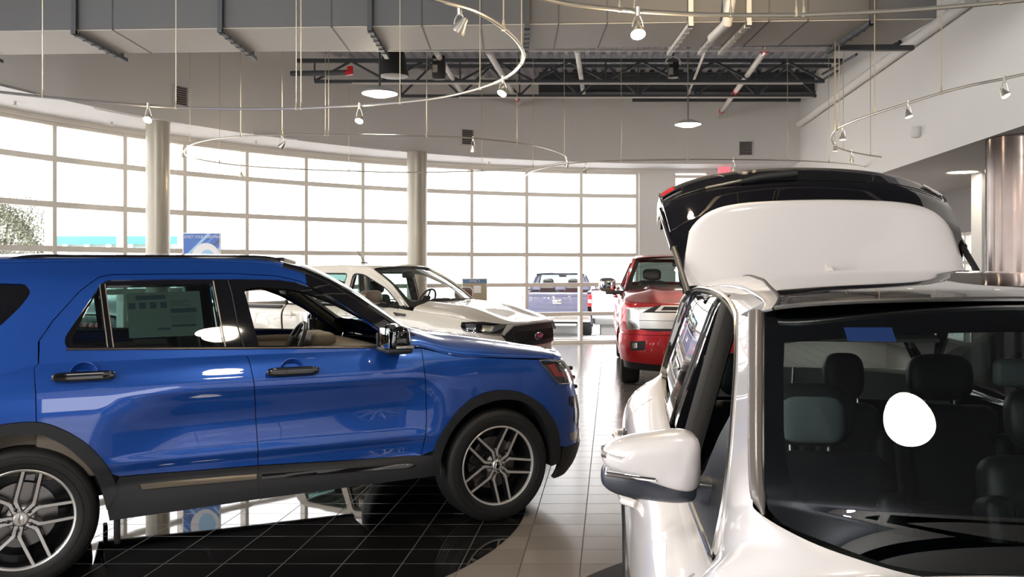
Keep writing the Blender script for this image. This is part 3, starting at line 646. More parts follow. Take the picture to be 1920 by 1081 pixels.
def spot(px, py, ptop, dh, label, on=False, tilt=(.5, 0), sc_=1.0, power=0):
    """a small spotlight: px, py its lamp, ptop the row where it leaves the rail"""
    Y = FPX * dh / (HY - ptop); a = at(px, ptop, Y); b = at(px, py, Y); o = empty('track_spotlight', a); tag(o, label, 'spotlight', 'small chrome spotlights on the track rails'); l = a.z - b.z
    g = G(); g.tube([(0, 0, .02), (0, 0, -.03)], .012 * sc_, 8)
    for s_ in (-1, 1): g.tube([(s_ * .008, 0, -.02), (s_ * .022 * sc_, 0, -l * .55), (s_ * .026 * sc_, 0, -l * .8)], .0035, 6)
    g.build('stem', M['railm'], o)
    rot = Matrix.Rotation(tilt[0], 4, 'X') @ Matrix.Rotation(tilt[1], 4, 'Y'); mx = Matrix.Translation((0, 0, -l)) @ rot
    g = G(); g.lathe([(.001, .055 * sc_), (.014 * sc_, .05 * sc_), (.018 * sc_, .03 * sc_), (.034 * sc_, -.01 * sc_), (.036 * sc_, -.022 * sc_), (.033 * sc_, -.022 * sc_)], 20, mx); g.build('lamp_housing', M['railm'], o)
    g = G(); g.lathe([(.001, -.018 * sc_), (.033 * sc_, -.02 * sc_)], 20, mx); g.build('lens', M['lamp_on'] if on else M['soft_on'], o)
    if on:
        pl_ = bpy.data.lights.new('halogen_spill', 'POINT'); pl_.energy = 7 if power < 50 else 30; pl_.color = (1, .76, .48); pl_.shadow_soft_size = .04; po = bpy.data.objects.new('halogen_spill', pl_); C.objects.link(po); po.parent = o; po.location = (0, .05, -l - .06)
    if power:
        L_ = bpy.data.lights.new('spot_glow', 'SPOT'); L_.energy = power; L_.color = (1, .82, .58); L_.spot_size = 1.2; L_.spot_blend = .6; L_.shadow_soft_size = .03
        lo = bpy.data.objects.new('spot_glow', L_); C.objects.link(lo); lo.parent = o; lo.matrix_local = mx @ Matrix.Translation((0, 0, -.03))
M['soft_on'] = mat('dim halogen lens', (1, 1, 1), .4, emit=(1, .93, .82), estr=2.5)
DA = 1.36
track('a', [(790, -8), (870, 14), (905, 28), (940, 50), (968, 75), (981, 98), (978, 118), (950, 144), (900, 165), (830, 182), (750, 192), (660, 198), (560, 203), (450, 204), (330, 201), (200, 192), (80, 181), (-40, 168)], DA,
      'nearest track rail, looping across the upper left of the hall in front of the duct', [(78, 181), (328, 201), (560, 203), (749, 192), (900, 165), (942, 52), (977, 118)], doubles=((560, 203),))
spot(862, 52, 17, DA, 'chrome spotlight on the near loop rail, switched off against the dark duct', tilt=(.3, .6), sc_=1.15)
spot(943, 171, 147, DA, 'lit spotlight on the right bend of the near loop rail', True, (-.5, .4), power=30)
spot(674, 223, 197, DA, 'lit spotlight under the near loop rail, between the pendant and the windows', True, (-.55, .1), power=30)
spot(278, 222, 197, DA, 'lit spotlight on the near rail right above the left silver column', True, (-.8, 0), power=25)
DB = 1.60
track('b', [(1063, 303), (1058, 291), (1030, 280), (990, 271), (930, 263), (860, 257), (760, 254), (640, 252), (540, 252), (460, 255), (400, 261), (362, 270), (347, 281), (350, 292), (380, 300), (450, 310), (540, 316), (640, 320), (760, 323), (880, 321), (960, 317), (1020, 311), (1063, 303)], DB,
      'oval track rail hung before the middle windows, seen as a thin loop', [(358, 272), (452, 256), (527, 252), (614, 252), (801, 255), (969, 268), (1057, 291), (413, 305), (660, 320), (900, 321), (1000, 314)], r=.010, doubles=((614, 252),))
spot(343, 293, 278, DB, 'small spotlight on the left end of the oval rail', tilt=(.2, 0)); spot(529, 273, 253, DB, 'chrome spotlight on the near side of the oval rail, above the middle windows', tilt=(.3, .7), sc_=1.2)
spot(887, 281, 259, DB, 'chrome spotlight on the oval rail beside the middle wall vent', tilt=(.3, 0)); spot(1063, 310, 297, DB, 'small spotlight on the right end of the oval rail', tilt=(.4, .3)); spot(452, 328, 310, DB, 'small spotlight on the far side of the oval rail before the glass', on=True, tilt=(.2, 0))
DCc = 1.40
track('c', [(985, -12), (1020, -2), (1080, 9), (1190, 20), (1290, 26), (1370, 28), (1440, 28.5), (1500, 28), (1600, 24), (1700, 19), (1800, 11), (1920, 0), (2000, -9)], DCc,
      'nearest track rail over the white SUV, crossing the top of the brown-lit duct', [(1163, 17), (1194, 21), (1372, 28), (1500, 28), (1880, 4)], doubles=((1500, 28),), r=.013)
spot(1196, 58, 20, DCc, 'brightly lit spotlight hanging in front of the duct', True, (-.5, 0), 1.15, power=60)
DDd = 1.42
track('d', [(2000, 122), (1920, 139), (1880, 148), (1820, 160), (1765, 174), (1700, 194), (1640, 213), (1600, 227), (1572, 240), (1561, 252), (1560, 264), (1570, 276), (1595, 284), (1625, 290), (1652, 294)], DDd,
      'track rail curling in front of the right bulkhead wall', [(1763, 174), (1645, 212), (1571, 241), (1566, 272), (1632, 291), (1582, 280)], doubles=((1571, 241),))
spot(1884, 176, 147, DDd, 'spotlight on the right curling rail, the one nearest the frame edge', tilt=(-.5, -.3), sc_=1.0); spot(1703, 215, 193, DDd, 'spotlight on the right curling rail, above the wall dome', tilt=(-.3, -.2)); spot(1580, 258, 238, DDd, 'spotlight on the tight bend of the right curling rail', tilt=(-.1, 0)); spot(1566, 280, 270, DDd, 'lowest small spotlight at the back of the right curling rail', tilt=(0, 0), sc_=.9); spot(1597, 300, 284.4, DDd, 'small spotlight near the loose end of the right curling rail', tilt=(.2, 0), sc_=.9)
track('e', [(985, 330), (1000, 320), (1050, 309), (1110, 303), (1200, 300), (1290, 299), (1400, 299), (1500, 301), (1580, 306), (1620, 312), (1655, 322)], 1.60,
      'farthest track rail running level under the grey back wall', [(1160, 301), (1296, 299), (1480, 300), (1555, 304)], r=.01)
spot(1098, 322, 304.2, 1.60, 'small chrome spotlight on the farthest rail before the right windows', tilt=(.3, .6)); spot(1375, 318, 299, 1.6, 'tiny spotlight on the farthest rail right of the exit sign', tilt=(.2, 0))
# ---------------------------------------------------------------- parts shared by the cars
def wheel(parent, loc, R=.381, Rr=.268, wd=.255, side=-1, design='y', spin=0.0, face=None, lod=0):
    """wheel standing at loc (hub centre, outer rim plane); side -1: outer face towards -y"""
    W = empty('wheel', loc, 0 if side < 0 else PI, parent)
    W.rotation_euler = (0, spin, 0) if side < 0 else (0, -spin, PI)
    mx = Matrix.Rotation(PI / 2, 4, 'X')        # local z -> -y
    n = 72 if not lod else 36
    t = G(); h = wd
    t.lathe([(Rr - .01, -.004), (Rr + .004, .006), (Rr + .02, .012), ((R + Rr) / 2, .017), (R - .035, .012), (R - .018, .004), (R - .006, -.014), (R, -.035), (R + .001, -h / 2), (R, -h + .045), (R - .012, -h + .01), (R - .04, -h - .002), (Rr + .01, -h), (Rr - .01, -h + .01)], n, mx)
    for rr, hh in ((Rr + .03, .0165), (R - .045, .0145)):
        t.lathe([(rr, hh - .002), (rr + .0015, hh + .0016), (rr + .003, hh - .002)], n, mx)
    ty = t.build('tyre', M['rubber'], W, angle=50)
    if not lod:
        g = G()
        for k in range(4): g.lathe([(R + .0006, -.075 - .035 * k), (R + .0022, -.077 - .035 * k), (R + .0022, -.099 - .035 * k), (R + .0006, -.101 - .035 * k)], n, mx)
        g.build('tread_groove', M['rubber'], W, angle=40)
    r = G(); r.lathe([(Rr - .016, -.012), (Rr - .012, .001), (Rr - .004, .005), (Rr + .003, .001), (Rr - .001, -.01)], n, mx)
    r.build('rim', face or M['silver'], W)
    b = G(); b.lathe([(Rr - .012, -.008), (Rr - .02, -.03), (Rr - .026, -.09), (Rr - .03, -.19), (Rr - .01, -.22)], n, mx)
    b.lathe([(.001, -.15), (.09, -.15), (.09, -.17), (Rr - .02, -.19)], n, mx)
    b.build('rim_barrel', M['darkmetal'], W)
    d = G(); d.lathe([(.07, -.115), (.175, -.115), (.175, -.13), (.07, -.13)], n, mx); d.lathe([(.001, -.085), (.07, -.09), (.075, -.115)], n, mx); d.build('brake_disc', M['disc'], W)
    if not lod:
        c = G(); c.box((-.13, .095, .06), (.09, .07, .17), Matrix.Rotation(.4, 3, 'Y'), .02); c.build('brake_caliper', M['darkmetal'], W)
    def seg(g, p0, p1, w0, w1, ht, hb0, hb1, flare=0.0):
        """a bar in the wheel plane from p0 to p1; ht top height at both ends"""
        p0 = Vector(p0); p1 = Vector(p1); dd = (p1 - p0).normalized(); nn = Vector((-dd.y, dd.x))
        q = [p0 + nn * w0 / 2, p1 + nn * w1 / 2, p1 - nn * w1 / 2, p0 - nn * w0 / 2]; q2 = [p0 + nn * (w0 / 2 + flare), p1 + nn * (w1 / 2 + flare), p1 - nn * (w1 / 2 + flare), p0 - nn * (w0 / 2 + flare)]
        hs = [ht[0], ht[1], ht[1], ht[0]]; hb = [hb0, hb1, hb1, hb0]
        V = [Vector((a.x, -hh, a.y)) for a, hh in zip(q, hs)] + [Vector((a.x, -hh, a.y)) for a, hh in zip(q2, hb)]
        g.add(V, [[0, 1, 2, 3], [7, 6, 5, 4]] + [[i, 4 + i, 4 + (i + 1) % 4, (i + 1) % 4] for i in range(4)])
    pol = lambda rr, a: (rr * math.cos(a), rr * math.sin(a))
    f = G(); k_ = G()
    hub_h, rim_h = -.022, -.003
    if design == 'y':
        for k in range(5):
            a = math.radians(38) + 2 * PI * k / 5
            s0, s1 = pol(.035, a), pol(.10, a)
            seg(k_, s0, s1, .055, .05, (hub_h - .001, hub_h - .001), -.075, -.07, .004)
            for sg in (-1, 1): q0 = pol(.040, a + sg * .30); q1 = pol(.098, a + sg * .155); seg(f, q0, q1, .018, .016, (hub_h + .002, hub_h + .002), -.045, -.045, .001)
            for sg in (-1, 1):
                j0 = pol(.108, a + sg * .20); j1 = pol(Rr - .012, a + sg * math.radians(26.5)); jm = pol(.085, a + sg * .12)
                seg(f, jm, j0, .016, .017, (hub_h + .001, hub_h + .003), -.04, -.04, .001)
                seg(f, j0, j1, .016, .0145, (hub_h + .003, rim_h), hub_h - .012, rim_h - .012, .001)
                seg(k_, j0, j1, .021, .022, (hub_h + .001, rim_h - .002), hub_h - .045, rim_h - .045, .006)
            # the flat between the two arms of a pair near the hub
            seg(k_, pol(.085, a + .2), pol(.085, a - .2), .02, .02, (hub_h - .002, hub_h - .002), -.07, -.07, .002)
    else:
        ns = {'ten': 10, 'six': 6, 'five': 5}[design]
        for k in range(ns):
            a = 2 * PI * k / ns; seg(f, pol(.05, a), pol(Rr - .01, a), .05 if ns < 8 else .026, .06 if ns < 8 else .022, (hub_h, rim_h), -.06, -.04, .004)
    f.build('spoke', face or M['silver'], W, smooth=False); k_.build('spoke_back', M['darkmetal'], W, smooth=False) if design == 'y' else k_.bm.free()
    hcap = G(); hcap.lathe([(.001, -.012), (.03, -.013), (.036, -.018), (.04, -.028), (.062, -.032), (.072, -.05)], 40, mx)
    hcap.build('hub', face or M['silver'], W)
    for k in range(5):
        lg = G(); a = math.radians(38) + 2 * PI * k / 5; p = pol(.057, a)
        lg.lathe([(.014, -.05), (.014, -.02)], 12, Matrix.Translation((p[0], 0, p[1])) @ mx); lg.lathe([(.0095, -.03), (.0095, -.012), (.006, -.009), (.001, -.008)], 12, Matrix.Translation((p[0], 0, p[1])) @ mx)
        lg.build('lug_nut', M['darkmetal'], W, angle=40)
    em = G(); em.lathe([(.001, -.0085), (.024, -.0095), (.026, -.012)], 32, Matrix.Scale(.55, 4, (1, 0, 0)) @ mx); em.build('centre_badge', M['chrome'], W)
    return W
def seat(parent, x, y, k=1.0, head=True, name='seat', m=None, insert=None, face=1):
    """seat with its hip at x, facing +x"""
    S = empty(name, (x, y, 0), 0, parent); m = m or M['leather']
    g = G(); g.box((.22, 0, .47), (.54, .50 * k, .17), Matrix.Rotation(-.08, 3, 'Y'), .06, 4); g.build('seat_cushion', m, S, angle=60)
    def tap(c): c = Vector(c); c.y *= 1 - .22 * max(0, c.z + .1); return c
    g = G(); g.box((-.12, 0, .83), (.15, .50 * k, .62), Matrix.Rotation(-.28, 3, 'Y'), .055, 4, tap)
    for s_ in (-1, 1): g.box((-.06, s_ * .215 * k, .78), (.15, .09, .5), Matrix.Rotation(-.28, 3, 'Y'), .04, 4)
    g.build('seat_back', m, S, angle=60)
    if insert:
        g = G(); g.box((-.045, 0, .80), (.02, .27 * k, .5), Matrix.Rotation(-.28, 3, 'Y'), .009, 2); g.build('seat_insert', insert, S, angle=60)
        g = G()
        for s_ in (-1, 1): g.tube([(-.012 - .28 * (zz - .78), s_ * .172 * k, zz) for zz in np.linspace(.56, 1.0, 8)], .003, 6)
        g.build('piping', M['satin'], S)
    if head:
        g = G()
        for s_ in (-1, 1): g.tube([(-.205, s_ * .06, 1.1), (-.225, s_ * .06, 1.22)], .007, 8)
        g.build('headrest_post', M['satin'], S)
        g = G(); g.blob((-.215, 0, 1.245), (.12, .28 * k, .20), 3.2, rot=Matrix.Rotation(-.15, 3, 'Y')); hr = g.build('headrest', m, S, angle=0)
        if insert: g = G(); g.blob((-.175, 0, 1.235), (.06, .20, .15), 4, rot=Matrix.Rotation(-.15, 3, 'Y')); g.build('headrest_insert', insert, S, angle=0)
    return S
def steering_wheel(parent, loc, tilt=.42, R=.185):
    W = empty('steering_wheel', loc, 0, parent); W.rotation_euler = (0, -PI / 2 + tilt, 0)
    W.rotation_euler = (0, -(PI / 2 - tilt), 0)
    g = G(); g.tube([(R * math.cos(a), R * math.sin(a), 0) for a in np.linspace(0, 2 * PI, 40, endpoint=False)], .015, 10, closed=True); g.build('steering_rim', M['leather'], W)
    g = G(); g.box((0, 0, .02), (.13, .15, .05), None, .02, 3)
    for a in (0.15, PI - .15, -PI / 2): g.box((.11 * math.cos(a + PI / 2), .11 * math.sin(a + PI / 2), .008), (.035, .12, .012), Matrix.Rotation(a, 3, 'Z'), .004)
    g.build('steering_hub', M['interior'], W)
    g = G(); g.tube([(0, 0, 0), (0, 0, -.25)], .03, 12); g.build('steering_column', M['interior'], W)
    return W
def rail(parent, name, S, pts, r, m, off=.0, mir=True, n=6, ell=1.0, closed=False):
    """a bead laid along a line on the surface S"""
    out = []
    for sg in ((1, -1) if mir else (1,)):
        q = []
        for u, v in pts:
            p = Vector(S.f(u, v)) + S.n(u, v) * off; q.append((p.x, p.y * sg, p.z))
        g = G(); g.tube(q, r, n, closed=closed, ell=ell); out.append(g.build(name, m, parent))
    return out
# ================================================================ blue SUV, seen from its right side
def blue_suv():
    yaw = math.radians(26.9); WB = 2.815
    fw = Vector((math.cos(yaw), math.sin(yaw), 0)); rt = Vector((math.sin(yaw), -math.cos(yaw), 0))
    wf = Vector((-.09, 5.90, 0)); org = wf - fw * WB - rt * .945
    car = empty('suv', org, yaw)
    tag(car, 'metallic blue seven-seat SUV with black wheel-arch cladding, right side to the viewer', 'car')
    Fm = Matrix.Translation(org) @ Matrix.Rotation(yaw, 4, 'Z')
    # --- lower body
    xcf, xcr = 3.0, -.35
    xf = pchip([.2, .32, .45, .62, .8, .95, 1.05, 1.12], [3.56, 3.69, 3.735, 3.735, 3.70, 3.64, 3.56, 3.44])
    xr = pchip([.2, .4, .7, 1.0, 1.15], [-1.02, -1.10, -1.10, -1.06, -1.02])
    prof = pchip([.18, .25, .32, .42, .47, .52, .58, .635, .68, .80, .96, 1.02, 1.05, 1.10, 1.16, 1.22], [.10, .03, .012, .018, .030, .050, .050, .036, .052, .060, .024, .004, .005, .024, .052, .10])
    pro2 = pchip([.18, .25, .45, .7, .9, 1.0, 1.1, 1.2], [.07, .03, .012, .004, .004, .010, .032, .09])
    def wid(x, z):
        k = max(sstep(2.05, 2.5, x), 1 - sstep(.25, .95, x)) if z < 1.3 else 0
        k = max(sstep(2.1, 2.45, x), 1 - sstep(.20 + (z - .5) * .35, .75 + (z - .5) * .35, x))
        y = .985 - (prof(z) * (1 - k) + pro2(z) * k)
        if x > 2.2: y -= .035 * ((x - 2.2) / .9) ** 2
        if x < 0: y -= .02 * x * x
        return y
    def low(u, z):
        if u > xcf:
            t = min(1, (u - xcf) / .95); X, Y = corner(2.7, t); e = xf(z); return (xcf + (e - xcf) * X, -wid(xcf, z) * Y, z)
        if u < xcr:
            t = min(1, (xcr - u) / 1.1); X, Y = corner(3.2, t); e = xr(z); return (xcr + (e - xcr) * X, -wid(xcr, z) * Y, z)
        return (u, -wid(u, z), z)
    SL = Surf(low, (-1.4, 3.95), (.18, 1.2), Fm, 170, 34)
    # --- greenhouse side
    gw = pchip([1.05, 1.12, 1.25, 1.45, 1.58, 1.66, 1.72], [.932, .915, .875, .80, .745, .70, .64])
    def gh(u, z):
        y = gw(z)
        if u > 1.2: y -= .05 * (u - 1.2) ** 2 + .02 * max(0, u - 1.9) ** 2
        if u < .2: y -= .035 * (u - .2) ** 2
        return (u, -y, z)
    SG = Surf(gh, (-1.05, 2.45), (1.05, 1.76), Fm, 110, 26)
    B, K, CL = M['blue'], M['black_gloss'], M['cladding']
    P, Q = SL.P, SG.P
    front = -1
    # wheel arches (outer edge of cladding, inner edge)
    fo = smooth_line(P((810, 853), (823, 820), (847, 783), (880, 750), (913, 735), (946, 731), (980, 737), (1010, 755), (1030, 777), (1044, 806), (1048, 833), (1046, 866)))
    fi = smooth_line(P((822, 893), (827, 853), (847, 806), (880, 770), (913, 754), (946, 748), (980, 753), (1006, 773), (1024, 806), (1031, 840), (1031, 872)))
    ro_px = [(220, 919), (209, 889), (195, 866), (167, 836), (139, 816), (103, 799), (67, 791), (36, 789), (0, 792)]
    ri_px = [(200, 955), (189, 914), (175, 886), (153, 861), (125, 837), (97, 822), (70, 813), (28, 810), (0, 813)]
    ro = P(*ro_px); ri = P(*ri_px)
    def mirror_arc(l): return smooth_line(l + [(-u, v) for u, v in l[::-1]][1:])
    cx = 0.0
    ro = smooth_line([q for q in ro if q[0] > .03] + [(-a, b) for a, b in ro[::-1] if a > .03])
    ri = smooth_line([q for q in ri if q[0] > .03] + [(-a, b) for a, b in ri[::-1] if a > .03])
    z_b = .20
    # belt line of the painted body and cladding top
    def clad_top(x): return float(np.interp(x, [a for a, b in ct], [b for a, b in ct]))
    ct = P((224, 893), (350, 883), (484, 872), (640, 863), (800, 853))
    bot = P((205, 975), (340, 956), (484, 935), (650, 913), (820, 890)); zbot = [b for a, b in bot]
    belt = P((130, 654), (250, 654), (460, 653), (600, 652), (787, 651))
    # door cuts
    cut_b = P((460, 655), (466, 672), (474, 705), (479, 760), (482, 820), (484, 872), (484, 935))
    cut_a = P((789, 652), (795, 690), (799, 740), (800, 790), (796, 825), (790, 854), (786, 893))
    cut_c = P((72, 640), (64, 690), (67, 740), (68, 791))
    bz = lambda x: float(np.interp(x, [a for a, b in belt], [b for a, b in belt]))
    g_ = .0025
    shut = P((789, 652), (853, 667), (930, 671), (1045, 673))        # under edge of the bonnet
    nose_u = 3.95
    # black body underneath, seen in the gaps
    under = under_poly(.40, -1.4, 3.95, [(3.95, 1.02), (2.9, 1.06), (2.3, 1.07), (-1.3, 1.07), (-1.4, 1.0)], [ro[::-1], fo])
    panel('body_frame', SL, under, (), .06, M['black'], car, off=-.03, thick=.01, mir=True)
    # rear door
    xb = [a for a, b in cut_b]
    u_ro = [q for q in ro if q[0] > 0 and q[1] > ct[0][1]]
    door_r = [cut_b[5]] + cut_b[4::-1] + [(cut_b[0][0], bz(cut_b[0][0]))] + [(x, bz(x)) for x in (1.1, .8, .5)] + cut_c[:] + [q for q in u_ro[::-1] if q[0] > cut_c[-1][0]] + [ct[0], ct[1]]
    panel('rear_door', SL, door_r, (), .022, B, car, gap=g_, mir=True)
    door_f = [cut_b[i] for i in range(6)][::-1] + [(x, bz(x)) for x in (1.5, 1.8, 2.1)] + cut_a[:6] + [ct[4], ct[3], ct[2]]
    door_f = [cut_b[5], cut_b[4], cut_b[3], cut_b[2], cut_b[1], cut_b[0]] + cut_a[:6] + [ct[3]]
    panel('front_door', SL, door_f, (), .022, B, car, gap=g_, mir=True)
    # front fender, up to the headlight and the bumper
    hl = P((1010, 677), (1048, 674), (1068, 690), (1076, 708), (1067, 719), (1046, 719), (1033, 704))
    fen = cut_a[:5] + [q for q in fo if q[0] <= P((1046, 806))[0][0] + .3][1:-1]
    fend = cut_a[5::-1] + shut[1:] + [(nose_u, shut[-1][1])] + [(nose_u, .40)] + P((1060, 850))[:1] + fo[::-1]
    fend = [cut_a[i] for i in (5, 4, 3, 2, 1, 0)] + shut[1:] + [(3.35, shut[-1][1] - .01), (nose_u, shut[-1][1] - .02), (nose_u, .44), (3.30, .44), (fo[-1][0], .46)] + fo[::-1][2:-1]
    panel('front_fender', SL, fend, (), .03, B, car, gap=g_, mir=True)
    # quarter panel behind the rear door, round to the tailgate
    quart = cut_c[:1] + [(-.2, 1.13), (-.8, 1.12), (-1.45, 1.08), (-1.45, .50), (ro[-1][0] - .05, .50)] + [q for q in ro[::-1] if q[0] < cut_c[-1][0] and q[1] > .5] + cut_c[::-1][:-1]
    panel('quarter_panel', SL, quart, (), .035, B, car, gap=g_, mir=True)
    # cladding
    arch_f = fo + fi[::-1]
    panel('wheel_arch_cladding', SL, arch_f, (), .03, CL, car, off=.016, thick=.08, mir=True)
    arch_r = ro + [(ro[-1][0], .3), (ri[-1][0], .3)] + ri[::-1]
    panel('wheel_arch_cladding', SL, [q for q in ro] + [q for q in ri[::-1]], (), .03, CL, car, off=.016, thick=.08, mir=True)
    fstart = P((786, 893))[0]
    sill_r = [ct[0], ct[1], ct[2], cut_b[6], bot[1], bot[0]] + P((200, 950), (212, 915))
    panel('sill_cladding', SL, sill_r, (), .03, CL, car, off=.010, thick=.03, gap=.001, mir=True)
    sill_f = [ct[2], ct[3], ct[4], fo[0]] + P((822, 890)) + [bot[3], cut_b[6]]
    panel('sill_cladding', SL, sill_f, (), .03, CL, car, off=.010, thick=.03, gap=.001, mir=True)
    mold1 = P((262, 908), (480, 890), (480, 898), (266, 918)); panel('sill_moulding', SL, mold1, (), .02, M['belt'], car, off=.018, thick=.012, mir=True)
    mold2 = P((490, 890), (770, 869), (780, 872), (768, 876), (490, 898)); panel('sill_moulding', SL, mold2, (), .02, M['black_gloss'], car, off=.018, thick=.012, mir=True)
    # lower bumper in black, splitter
    lowb = [(fo[-1][0] + .01, .45), (3.30, .44), (nose_u, .44), (nose_u, .24), (3.25, .24), (fo[-1][0] + .01, .26)]
    panel('lower_bumper', SL, lowb, (), .035, CL, car, off=.012, thick=.03, mir=True)
    rb = [(ro[-1][0] - .06, .49), (-1.45, .49), (-1.45, .26), (ro[-1][0] - .06, .26)]
    panel('rear_bumper', SL, rb, (), .04, CL, car, off=.012, thick=.03, mir=True)
    # head lamp: dark housing, red inner block, clear lens
    panel('headlight_housing', SL, rnd(hl, .02), (), .02, M['black_gloss'], car, off=.003, thick=.02, mir=True)
    panel('headlight_lens', SL, rnd(offset(resample(hl, .02), -.012), .01), (), .02, M['lens'], car, off=.008, thick=.006, mir=True)
    panel('side_marker', SL, P((1026, 683), (1038, 682), (1046, 697), (1060, 700), (1064, 707), (1040, 705)), (), .012, M['redlens'], car, off=.006, thick=.004, mir=True)
    rail(car, 'lamp_trim', SL, hl, .003, M['chrome'], .008, closed=True)
    # fog lamp pocket and grey bar on the bumper corner
    panel('bumper_vent', SL, P((1068, 742), (1090, 738), (1091, 762), (1082, 795), (1075, 790), (1077, 765), (1067, 757)), (), .015, K, car, off=.004, mir=True)
    panel('bumper_trim', SL, P((1066, 812), (1090, 800), (1090, 818), (1070, 826)), (), .015, M['satin'], car, off=.004, mir=True)
    # --- doors' upper frames, pillars and glass (greenhouse side)
    dlo = rnd(Q((124, 652), (122, 632), (190, 532), (202, 525), (330, 523), (454, 523), (523, 524), (557, 529), (592, 541), (640, 566), (690, 600), (740, 636), (762, 651)), [.03, .06, .02, .03, 0, 0, 0, 0, 0, 0, 0, 0, .01])
    roof_z = pchip([-1.0, -.6, 0, .8, 1.3, 1.6, 1.9, 2.15, 2.4], [1.66, 1.675, 1.69, 1.69, 1.685, 1.66, 1.57, 1.46, 1.31])
    top = Q((0, 492), (200, 489), (350, 489), (480, 492), (530, 498), (566, 508), (610, 527), (660, 555), (720, 596), (775, 634), (800, 651))
    qw = rnd(Q((0, 610), (40, 572), (57, 548), (50, 533), (0, 531)) + [(-.80, 1.56), (-.86, 1.22)], [.01, .03, .03, .03, .01, .04, .04])
    frame = [(-1.02, 1.10)] + [(-1.0, 1.62)] + top + [(2.40, 1.10)]
    # split the painted side at the door cut
    top_cut = Q((72, 640), (100, 600), (150, 545), (185, 519), (210, 514), (430, 512), (470, 514), (520, 517), (560, 526), (610, 548), (680, 594), (745, 640), (762, 653))
    cx_ = [a for a, b in top_cut]; 
    upper = [(-1.02, 1.09), (-1.0, 1.60)] + top + top_cut[::-1] + [(top_cut[0][0], 1.09)]
    panel('roof_side', SG, upper, [qw], .03, B, car, gap=g_, mir=True, thick=.03)
    dfr = top_cut[:6] + Q((424, 512), (454, 523))[:1] + dlo_part(dlo) if False else None
    # painted door window frame between the cut and the glass
    dfr = rnd(top_cut[:], .004) + [(top_cut[-1][0], 1.09), (top_cut[0][0], 1.09)]
    panel('door_frame', SG, dfr, [dlo], .02, B, car, gap=g_, mir=True, off=-.002, thick=.03)
    pc = Q((572, 513), (608, 527), (660, 556), (720, 597), (775, 635), (799, 651), (762, 651), (740, 637), (690, 601), (640, 567), (592, 542), (575, 534))
    panel('pillar_cover', SG, rnd(pc, .006), (), .02, K, car, off=.004, thick=.01, mir=True)
    # quarter light
    panel('quarter_window', SG, offset(resample(qw, .03), -.012), (), .05, M['dark_glass'], car, off=-.012, thick=.004, mir=True)
    # black inner frames around the three openings
    w1 = rnd(Q((136, 641), (186, 541), (191, 650), (203, 650)), .01)
    w1 = rnd(Q((137, 645), (134, 634), (184, 538), (201, 648)), [.02, .03, .008, .004])
    w2 = rnd(Q((212, 648), (197, 534), (398, 530), (420, 648)), .012)
    w3 = rnd(Q((486, 647), (458, 541), (486, 537), (540, 540), (570, 545), (619, 563), (649, 578), (695, 603), (711, 611), (714, 647)), [.01, .02, .02, .0, 0, 0, 0, 0, .01, .01])
    panel('window_surround', SG, offset(resample(dlo, .03), -.006), [w1, w2, w3], .02, K, car, off=-.010, thick=.03, mir=True)
    panel('rear_side_window', SG, offset(resample(w1, .03), -.006), (), .05, M['tint'], car, off=-.022, thick=0, mir=True)
    panel('rear_side_window', SG, offset(resample(w2, .03), -.006), (), .05, M['tint'], car, off=-.022, thick=0, mir=True)
    # chrome-grey strip along the belt
    belt_l = Q((124, 655), (250, 654), (460, 653), (620, 652), (785, 651))
    rail(car, 'belt_moulding', SG, [(a, b + .001) for a, b in belt_l], .006, M['belt'], .004, n=8)
    rail(car, 'window_divider', SG, Q((187, 533), (202, 651)), .0035, M['belt'], .0); rail(car, 'window_divider', SG, Q((197, 532), (213, 651)), .0035, M['belt'], .0)
    rail(car, 'window_divider', SG, Q((400, 526), (423, 649)), .0045, M['belt'], -.004)
    rail(car, 'door_gap', SG, Q((424, 512), (435, 549), (448, 617), (460, 655)), .003, M['black'], -.004)
    # --- windscreen, roof, bonnet
    A0 = Vector(SG.f(*Q((812, 652))[0])); hdx = 1.42
    xw0, xw1 = 2.42, 1.50                      # corners of the screen at the cowl and at the header
    def zr(x): return roof_z(x)
    pe = [(u, v) for u, v in top]
    def pill(t):                               # the pillar line, cowl -> header
        q = top[::-1]; k = t * (6); i = min(int(k), 5); f_ = k - i; a, b = q[i], q[i + 1]
        u, v = a[0] + (b[0] - a[0]) * f_, a[1] + (b[1] - a[1]) * f_; p = Vector(SG.f(u, v)); return p
    def ws(u, v):                              # u -1..1 across, v 0 cowl .. 1 header
        p = pill(v); b = (1 - u * u); return (p.x + b * (.20 - .06 * v), p.y * -u, p.z + b * (.03 + .02 * v))
    SW = Surf(ws, (-1, 1), (0, 1), Fm, 40, 24); SW.cen = (0, 0, .6)
    g = G(); g.grid(lambda u, v: ws(u, v), np.linspace(-.97, .97, 30), np.linspace(.0, 1, 16)); g.build('windscreen', M['glass'], car, angle=0)
    for sg in (-1, 1): g = G(); g.tube([Vector(ws(sg * .985, v)) for v in np.linspace(-.0, 1, 24)], .022, 10, ell=1.0); g.build('pillar_trim', K, car)
    g = G(); g.grid(lambda u, v: Vector(ws(u * .97, .93 + .1 * v)) + Vector((0, 0, .004)), np.linspace(-1, 1, 24), np.linspace(0, 1, 3)); g.build('windscreen_band', M['black'], car)
    xs = np.linspace(0, 1, 40)
    edge_line = [Vector(SG.f(u, v)) for u, v in resample([(-1.0, top[0][1] - .02)] + top[:6], .05)[:]]
    edge_line = [Vector(SG.f(-1.0, top[0][1] - .03)), Vector(SG.f(-.7, top[0][1] - .008))] + [Vector(SG.f(u, v)) for u, v in top[:6]]
    ex = np.array([(p.x, p.y, p.z) for p in edge_line])
